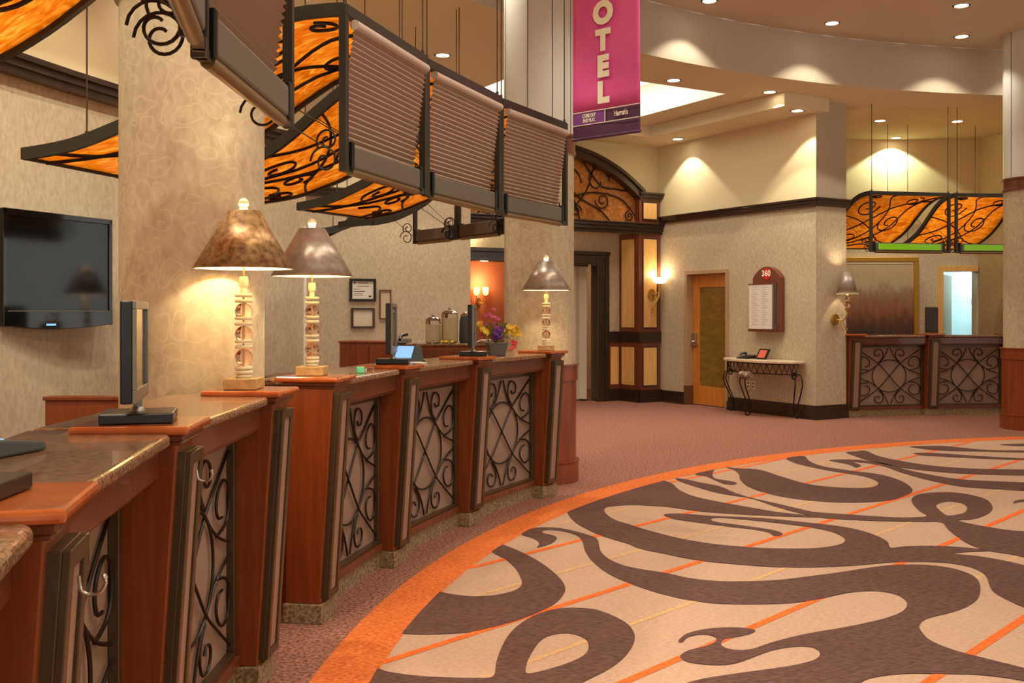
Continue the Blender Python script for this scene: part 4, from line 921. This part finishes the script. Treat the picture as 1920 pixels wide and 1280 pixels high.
def text(s_, M, x, z, size, m, parent, sx=1.0, y=-.012, bold=0, name='lettering', align='CENTER', ext=.0008):
    cu = bpy.data.curves.new(name, 'FONT'); cu.body = s_; cu.size = size; cu.align_x = align; cu.extrude = ext; cu.offset = bold; cu.resolution_u = 3
    o = bpy.data.objects.new(name, cu); COL.objects.link(o); cu.materials.append(m)
    R = Matrix(((sx,0,0,0),(0,0,-1,0),(0,1,0,0),(0,0,0,1)))     # text plane -> local xz, facing -y
    mw = M @ Matrix.Translation((x, y, z)) @ R
    # convert to a mesh so it stays put
    dg = bpy.context.evaluated_depsgraph_get(); me = bpy.data.meshes.new_from_object(o.evaluated_get(dg)); bpy.data.objects.remove(o)
    if not me.materials: me.materials.append(m)
    org = Vector((0,0,0)); p = parent
    while p is not None: org = org+p.location; p = p.parent
    me.transform(Matrix.Translation(-org) @ mw); o = bpy.data.objects.new(name, me); COL.objects.link(o); o.parent = parent
    return o
for ch, py0, py1 in (('H',-165,-70),('O',-48,41),('T',51,91),('E',99,139),('L',148,189)):
    pass
lz = lambda py: EYE+(HZ-py)*7.4/FL
for ch, yb2, h in (('H',-72,56),('O',42,50),('T',92,46),('E',141,46),('L',190,46)):
    text(ch, MB_, bw2*.475, lz(yb2), h*7.4/FL/.9, M_ink, t, sx=.98, y=-.016, bold=.014)
text('COME OUT', MB_, bw2*.26, 2.888, .038, M_ink, t, sx=.62, y=-.012, bold=.0012)
text('AND PLAY.', MB_, bw2*.26, 2.853, .038, M_ink, t, sx=.62, y=-.012, bold=.0012)
text("Harrah's", MB_, bw2*.74, 2.868, .056, M_ink, t, sx=.62, y=-.012, bold=.001)
g = G(MB_)
for u in (.04, bw2-.04): g.tube([(u,0,4.88),(u,0,4.9)], .004, 6)
g.box(-.01,bw2+.01,-.012,.012,4.86,4.885); g.build('top_rod', M_band, t)
# ------------------------------------------------------------------ menu board
t = thing('menu_board', 'arched wooden menu board with red round 360 badge', 'menu board', P0+wd*2.47+Vector((0,0,1.17)))
u0, u1 = 2.26, 2.80; zt_, zm = 2.09, 1.80
pts = [(u0,1.17),(u1,1.17),(u1,1.93)]+[(u1-(u1-u0)*i/16, 1.93+.16*math.sin(PI*i/16)**.8) for i in range(1,16)]+[(u0,1.93)]
G(MW).prism(pts, -.085, 0, 'y').build('backboard', M_mahog, t, bevel=.006)
G(MW).box(u0-.03,u1-.11,-.125,-.085,1.20,1.84).build('menu_sheet', M_paperW, t)
g = G(MW); g.box(u0-.045,u1-.06,-.13,-.085,1.17,1.21); g.box(u0-.045,u1-.06,-.13,-.085,1.835,1.85); g.build('sheet_rail', M_mahog, t)
g = G(MW); g.box(u1-.10,u1-.085,-.14,-.085,1.18,1.87); g.box(u1-.075,u1-.065,-.12,-.085,1.19,1.86); g.build('chrome_edge', M_chrome, t)
g = G(MW)
for k in range(22):
    z = 1.79-.025*k
    for (x_, w) in ((u0+.03,.10+.04*math.sin(k*2.1)),(u0+.22,.10+.03*math.cos(k*1.7))): g.box(x_,x_+w,-.1258,-.125,z,z+.007)
g.build('menu_text', mat('faint grey print', rgb(176,166,156), .6), t)
g = G(MW); g.prism([((u0+u1)/2+.012+.082*math.cos(2*PI*i/28), 1.985+.082*math.sin(2*PI*i/28)) for i in range(28)], -.092, -.085, 'y'); g.build('badge', M_red, t)
text('360', MW, (u0+u1)/2+.005, 1.955, .115, M_ink, t, y=-.094, bold=.003)
# ------------------------------------------------------------------ console table
cT = 2.49; cw = .70; cdp = .42
t = thing('console_table', 'half-round console table with pale stone top and wrought-iron legs', 'table', P0+wd*cT-wn*.2)
def hm(r_, dpt, n_=20): return [(cT-cw*r_, -.01)]+[(cT-cw*r_*math.cos(PI*i/n_), -.10*r_-dpt*r_*math.sin(PI*i/n_)**.8) for i in range(n_+1)]+[(cT+cw*r_, -.01)]
G(MW).prism(hm(1,.34), .745, .785).build('top', M_marble, t, bevel=.01)
g = G(MW)
for z in (.735,.60): 
    p_ = hm(.93,.32)[1:-1]; g.tube([(a5[0],a5[1],z) for a5 in p_], .007, 6)
p_ = hm(.93,.32,36)[1:-1]
for i in range(0,36): 
    a5, b5 = p_[i], p_[i+1]
    g.tube([(a5[0],a5[1],.60 if i % 2 else .735),(b5[0],b5[1],.735 if i % 2 else .60)], .005, 5)
    g.tube([(a5[0],a5[1],.60),(a5[0],a5[1],.735)], .003, 5) if i % 3 == 0 else None
g.build('lattice_apron', M_iron, t)
def leg(cx_, cy_, outx, outy):
    o1 = Vector((outx, outy, 0)); sd = Vector((-outy, outx, 0))
    for s in (-1,1):
        g = G(MW); b0 = Vector((cx_, cy_, 0)); q = [b0+sd*s*.03+Vector((0,0,.60)), b0+o1*.10+sd*s*.045+Vector((0,0,.58)), b0+o1*.14+sd*s*.05+Vector((0,0,.48)), b0+o1*.10+sd*s*.045+Vector((0,0,.36)), b0+o1*.02+sd*s*.03+Vector((0,0,.18)), b0+o1*.0+sd*s*.01+Vector((0,0,.05)), b0+o1*.03+Vector((0,0,.012)), b0+o1*.07+Vector((0,0,.02)), b0+o1*.08+Vector((0,0,.05)), b0+o1*.05+Vector((0,0,.06))]
        g.tube(cr_spline(q, 5), .009, 8); g.build('leg', M_iron, t, smooth=True)
leg(cT-.60,-.10,-.9,-.45); leg(cT,-.36,0,-1); leg(cT+.60,-.10,.9,-.45)
for (x_, y_) in ((cT-.62,-.14),(cT+.62,-.14)):
    g = G(MW); pts = spiral(0,0,.055,0,1.5); g.tube([(x_+a5, y_, .57+b5) for a5, b5 in pts], .009, 6)
    g.build('leg_curl', M_iron, t, smooth=True)
g = G(MW); g.tube([(cT-.09,-.44,.565),(cT+.09,-.44,.565)], .055, 14); g.build('carved_roll', mat('carved cream roll', rgb(196,164,136), .5, col2=rgb(90,60,44), scale=22), t, smooth=True)
g = G(MW); g.tube(cr_spline([Vector(p) for p in ((cT-.58,-.12,.10),(cT-.3,-.14,.07),(cT,-.3,.065),(cT+.3,-.14,.07),(cT+.58,-.12,.10))], 6), .006, 6); g.build('stretcher', M_iron, t, smooth=True)
P = P0+wd*(cT-.24)-wn*.20; t = thing('house_telephone', 'dark house telephone on the pale console table', 'telephone', Vector((P.x,P.y,.786))); M = wall_frame((P.x,P.y,0), wd, wn)
G(M).prism([(-.09,.786),(.09,.786),(.09,.84),(-.09,.80)], -.11,.11,'x').build('body', M_black, t, bevel=.008)
G(M).tube([(-.08,-.05,.835),(-.07,-.02,.855),(-.07,.05,.865),(-.08,.08,.85)], .018, 8).build('handset', M_grey, t, smooth=True)
G(M).box(.0,.09,-.07,.05,.806,.83).build('keypad', M_slate, t)
P = P0+wd*(cT+.06)-wn*.16; t = thing('sign_card', 'small dark-framed red notice leaning on the console table', 'notice', Vector((P.x,P.y,.786))); M = wall_frame((P.x,P.y,0), wd, wn) @ Matrix.Rotation(-.12,4,'Z')
G(M).hexa([(-.12,-.05,.787),(.1,-.05,.787),(.1,-.03,.787),(-.12,-.03,.787)],[(-.12,.03,.93),(.1,.03,.93),(.1,.05,.93),(-.12,.05,.93)]).build('frame', M_black, t)
G(M).hexa([(-.09,-.041,.806),(.07,-.041,.806),(.07,-.035,.806),(-.09,-.035,.806)],[(-.09,.0185,.912),(.07,.0185,.912),(.07,.025,.912),(-.09,.025,.912)]).build('red_print', mat('red print', rgb(212,96,76), .5), t)
t = thing('power_outlet', 'white double wall outlet under the console table', 'outlet', P0+wd*2.12+Vector((0,0,.33)))
for k in range(2): 
    G(MW).box(2.05+.1*k,2.13+.1*k,-.008,0,.33,.45).build('faceplate', M_cream, t, bevel=.002)
    g = G(MW)
    for z in (.36,.41): g.box(2.075+.1*k,2.105+.1*k,-.011,-.008,z,z+.02)
    g.build('socket', M_slate, t)
# ------------------------------------------------------------------ sconces
t = thing('bowl_sconce', 'brass horn-shaped sconce with glowing glass bowl on the pilaster', 'sconce', P0+pd*.2-pn*.1+Vector((0,0,1.45)))
cu, cy_ = .13, -.22
g = G(MPo); g.lathe([(.002,1.90),(.06,1.905),(.10,1.93),(.125,1.965),(.13,2.0),(.122,1.997),(.09,1.945),(.01,1.915)], 28, (cu, cy_, 0), caps=False); g.build('glass_bowl', mat('frosted bowl', rgb(255,240,215), .4, emit=rgb(255,228,184), estr=2.2), t, smooth=True)
g = G(MPo); g.tube(cr_spline([Vector(p) for p in ((cu,cy_,1.90),(cu,cy_,1.84),(cu+.01,cy_+.01,1.72),(cu+.06,cy_+.03,1.60),(cu+.1,cy_+.06,1.50),(cu+.1,cy_+.08,1.46))], 6), [.028-.018*i/30 for i in range(31)], 10); g.ball((cu+.1,cy_+.08,1.45),.016); g.build('horn_arm', M_brass, t, smooth=True)
g = G(MPo); g.prism([(cu+.09+.07*math.cos(2*PI*i/24), 1.73+.09*math.sin(2*PI*i/24)) for i in range(24)], -.13, -.108, 'y'); g.tube([(cu+.09,-.12,1.73),(cu+.02,cy_,1.75)], .012, 8); g.build('backplate', M_brass, t, smooth=True)
L = bpy.data.lights.new('sconce_glow','POINT'); L.energy = 3.5; L.color = (1,.84,.6); L.shadow_soft_size = .06; o = bpy.data.objects.new('sconce_glow', L); COL.objects.link(o); o.parent = t; o.location = MPo @ Vector((cu, cy_, 2.06)) - t.location
# shaded sconce on pier
t = thing('shaded_sconce', 'brass and glass wall sconce with a silvery cone shade', 'sconce', PP-pd*.36-pn*.16+Vector((0,0,1.2)))
su, sy = .40, -.18
c = (su, sy, 0)
G(MPr).lathe([(.135,1.70),(.055,1.99)], 32, c, caps=False).build('shade', mat('silver shade', rgb(150,136,124), .4, metal=.4), t, smooth=True, solid=.003)
G(MPr).lathe([(.150,1.685),(.152,1.70),(.130,1.702)], 32, c, caps=False).build('shade_rim', M_cream, t, smooth=True)
g = G(MPr); g.ball((su,sy,1.62), .036, 16, 10); g.ball((su,sy,1.53), .036, 16, 10); g.build('glass_ball', M_glassball, t, smooth=True)
g = G(MPr); g.lathe([(.03,1.66),(.034,1.675),(.012,1.70)], 16, c); g.lathe([(.02,1.565),(.036,1.575),(.02,1.585)], 16, c); g.lathe([(.014,1.46),(.036,1.47),(.04,1.485),(.02,1.495)], 16, c)
g.tube(cr_spline([Vector(p) for p in ((su,sy,1.47),(su,sy+.01,1.40),(su-.02,sy+.05,1.34),(su-.06,sy+.12,1.34))], 5), .011, 8)
g.tube(cr_spline([Vector(p) for p in ((su-.03,sy+.06,1.34),(su-.01,sy+.04,1.26),(su+.03,sy+.04,1.20),(su+.05,sy+.04,1.23))], 5), .006, 8); g.tube(cr_spline([Vector(p) for p in ((su-.04,sy+.08,1.32),(su-.05,sy+.06,1.24),(su-.01,sy+.05,1.19))], 5), .006, 8)
g.build('brass_arm', M_brass, t, smooth=True)
g = G(MPr); g.prism([(su-.06+.065*math.cos(2*PI*i/24), 1.345+.075*math.sin(2*PI*i/24)) for i in range(24)], -.04, 0, 'y'); g.build('backplate', M_brass, t, smooth=True)
G(MPr).ball((su,sy,1.85), .02, 12, 8).build('bulb', M_bulb, t, smooth=True)
L = bpy.data.lights.new('sconce_glow','POINT'); L.energy = 9; L.color = (1,.84,.6); L.shadow_soft_size = .02; o = bpy.data.objects.new('sconce_glow', L); COL.objects.link(o); o.parent = t; o.location = MPr @ Vector((su, sy, 1.93)) - t.location
# double sconce in terracotta room
t = thing('double_sconce', 'two-armed brass sconce with amber cups on the terracotta wall', 'sconce', MPo @ Vector((3.95, 4.3, 1.7)))
k = (898-960)/FL
den = pn.x*0; 
def onBeyond(px):        # portal-local t where a pixel column meets the terracotta wall
    kk = (px-960)/FL; base = P0+pn*4.4; # (base+pd*t).x = kk*(base+pd*t).y
    return (base.x-kk*base.y)/(kk*pd.y-pd.x)
tt_ = onBeyond(896)
t.location = MPo @ Vector((tt_, 4.38, 1.6))
Yb = (MPo @ Vector((tt_,4.4,0))).y
zc_ = EYE-(548-HZ)*Yb/FL
g = G(MPo); g.prism([(tt_+.05*math.cos(2*PI*i/20), zc_-.18+.08*math.sin(2*PI*i/20)) for i in range(20)], 4.36, 4.4, 'y')
for s in (-1,1): g.tube(cr_spline([Vector(p) for p in ((tt_,4.34,zc_-.2),(tt_+s*.06,4.28,zc_-.22),(tt_+s*.1,4.27,zc_-.12),(tt_+s*.1,4.27,zc_-.05))], 5), .01, 8)
g.build('arms', M_brass, t, smooth=True)
for s in (-1,1):
    g = G(MPo); g.lathe([(.02,zc_-.06),(.055,zc_-.02),(.06,zc_+.08),(.05,zc_+.1)], 16, (tt_+s*.1,4.27,0)); g.build('amber_cup', mat('amber cup', rgb(255,190,110), .4, emit=rgb(255,180,90), estr=5) if 'amber cup' not in MATS else MATS['amber cup'], t, smooth=True)
L = bpy.data.lights.new('sconce_glow','POINT'); L.energy = 12; L.color = (1,.72,.42); L.shadow_soft_size = .08; o = bpy.data.objects.new('sconce_glow', L); COL.objects.link(o); o.parent = t; o.location = MPo @ Vector((tt_, 4.15, zc_+.2)) - t.location
# ------------------------------------------------------------------ downlights
DLK = 1.0
def downlight(x, y, z, label, energy=60, half=49, blend=.2, col=(1,.91,.74), r=.075, group='recessed downlights', tilt=None):
    t = thing('downlight', label, 'downlight', (x,y,z), group)
    G().lathe([(r+.02,z-.006),(r+.02,z+.0),(r,z-.0),(r,z-.008)], 28, (x,y,0), caps=False).build('ring', M_trimring, t, smooth=True)
    g = G(); g.poly([(x+r*math.cos(2*PI*i/28), y+r*math.sin(2*PI*i/28)) for i in range(28)][::-1], z-.003); g.build('lens', M_lens, t)
    L = bpy.data.lights.new('downlight_beam','SPOT'); L.energy = energy*DLK; L.color = col; L.spot_size = math.radians(2*half); L.spot_blend = blend; L.shadow_soft_size = .03
    o = bpy.data.objects.new('downlight_beam', L); COL.objects.link(o); o.parent = t; o.location = (0,0,-.012)
    if tilt: o.rotation_euler = tilt
def dl(px, py, z, label, **k):
    Y = (z-EYE)*FL/(HZ-py); downlight((px-960)*Y/FL, Y, z, label, **k)
dl(1330,1,ZC,'downlight at the top edge right of the banner', energy=60, half=53, blend=.35); dl(1560,43,ZC,'upper-ceiling downlight over the middle fascia scallop', energy=60, half=53, blend=.35); dl(1803,68,ZC,'upper-ceiling downlight nearest the right-hand column', energy=60, half=53, blend=.35)
dl(1803,10,ZC,'upper-ceiling downlight at the top right', energy=60, half=53, blend=.35)
dl(1263,150,ZS,'lower-ceiling downlight beside the bright coffer', energy=60); dl(1443,172,ZS,'lower-ceiling downlight right of the bright coffer', energy=90)
dl(1495,207,ZB_,'border downlight over the menu board', energy=55); dl(1271,260,ZB_,'border downlight washing the wall right of the portal', energy=55)
dl(1650,226,ZS,'lower-ceiling downlight left above the right canopies', energy=90, col=(1,.9,.66)); dl(1795,227,ZS,'lower-ceiling downlight right above the right canopies', energy=120); dl(1680,258,ZS,'bright tilted downlight close to the far wall', energy=95, col=(.92,1,.72), half=60)
dl(830,103,ZS,'lone ceiling downlight above the middle blind', energy=90)
# lamps of the ring that stand outside the photograph's frame but light what it shows
for i, a_ in enumerate((168,176,186,196,206,158,147,136)):
    p = ringpt(a_, 9.53); downlight(p.x, p.y, ZC, 'ring downlight above the left row of canopies', energy=130, half=50, blend=.3)
for i, a_ in enumerate((95,80,65,50,30,10,-10,-30,-60,-90,-120,-150,225)):
    p = ringpt(a_, 9.53); downlight(p.x, p.y, ZC, 'ring downlight around the lobby outside the view', energy=80, half=60, blend=.5)
for (x, y) in ((-2.3,3.2),(-2.3,5.6),(-2.2,7.6),(-1.95,9.1),(-2.2,11.2),(-.9,12.2)):
    downlight(x, y, ZS, 'downlight over the staff area behind the desks', energy=80, half=58, blend=.5)
for a_ in (200,188,176,164,152,140):  # extra lamps added out of view to light the blinds from above
    p = ringpt(a_, 7.0); downlight(p.x, p.y, ZC, 'unseen downlight added to light the left row of blinds', energy=90, half=68, blend=.4)
for i in range(5):
    for j in range(4):
        x, y = 2.0+2.4*i, -1.5+2.8*j
        if (Vector((x,y,0))-C0).length < 6.2: downlight(x, y, ZC, 'downlight in the middle of the upper ceiling', energy=60, half=65, blend=.6)
downlight(-1.62, 3.55, ZC, 'downlight above the wallpapered near column', energy=170, half=45, blend=.4)
downlight(-.95, 3.75, ZC, 'front downlight above the wallpapered near column', energy=90, half=40, blend=.4)
def area(loc, sx, sy, e, col, rot=(0,0,0), name='ceiling_glow'):
    L = bpy.data.lights.new(name,'AREA'); L.shape = 'RECTANGLE'; L.size = sx; L.size_y = sy; L.energy = e; L.color = col
    o = bpy.data.objects.new(name, L); COL.objects.link(o); o.location = loc; o.rotation_euler = rot
def point(loc, e, col, r=.1, name='room_light'):
    L = bpy.data.lights.new(name,'POINT'); L.energy = e; L.color = col; L.shadow_soft_size = r; o = bpy.data.objects.new(name, L); COL.objects.link(o); o.location = loc
point(((DX0+DX1)/2+.1, BY+1.4, 2.3), 30, (.8,.95,1))
point(tuple(MPo @ Vector((2.2,.22,2.62))), 6, (1,.88,.6), .05); point(tuple(MPo @ Vector((3.3,.25,2.62))), 6, (1,.88,.6), .05)
point(tuple(MPo @ Vector((1.4,1.6,2.3))), 14, (1,.85,.62)); point(tuple(MPo @ Vector((4.2,3.95,2.2))), 14, (1,.6,.32)); point(tuple(MPo @ Vector((3.4,3.95,2.2))), 14, (1,.6,.32))
g_ = S0+SA*1.5+SB*1.3; area((g_.x, g_.y, ZS+.42), 2.6, 2.0, 40, (1,.93,.82), (0,0,math.atan2(SA.y,SA.x)), 'coffer_light')
# ------------------------------------------------------------------ world, camera, view
w = bpy.data.worlds.new('lobby beyond'); S.world = w; w.use_nodes = True
w.node_tree.nodes['Background'].inputs[0].default_value = (1,.97,.88,1); w.node_tree.nodes['Background'].inputs[1].default_value = 1.0
cam = bpy.data.cameras.new('camera'); co = bpy.data.objects.new('camera', cam); COL.objects.link(co); co.location = (0,0,EYE); co.rotation_euler = (PI/2,0,0)
cam.sensor_width = 36; cam.lens = 36*FL/1920; cam.shift_y = -(640-HZ)/1920; cam.clip_start = .05; cam.clip_end = 100
S.camera = co
S.view_settings.view_transform = 'Standard'; S.view_settings.look = 'None'; S.view_settings.exposure = 0.28; S.view_settings.gamma = 1
S.view_settings.use_curve_mapping = False
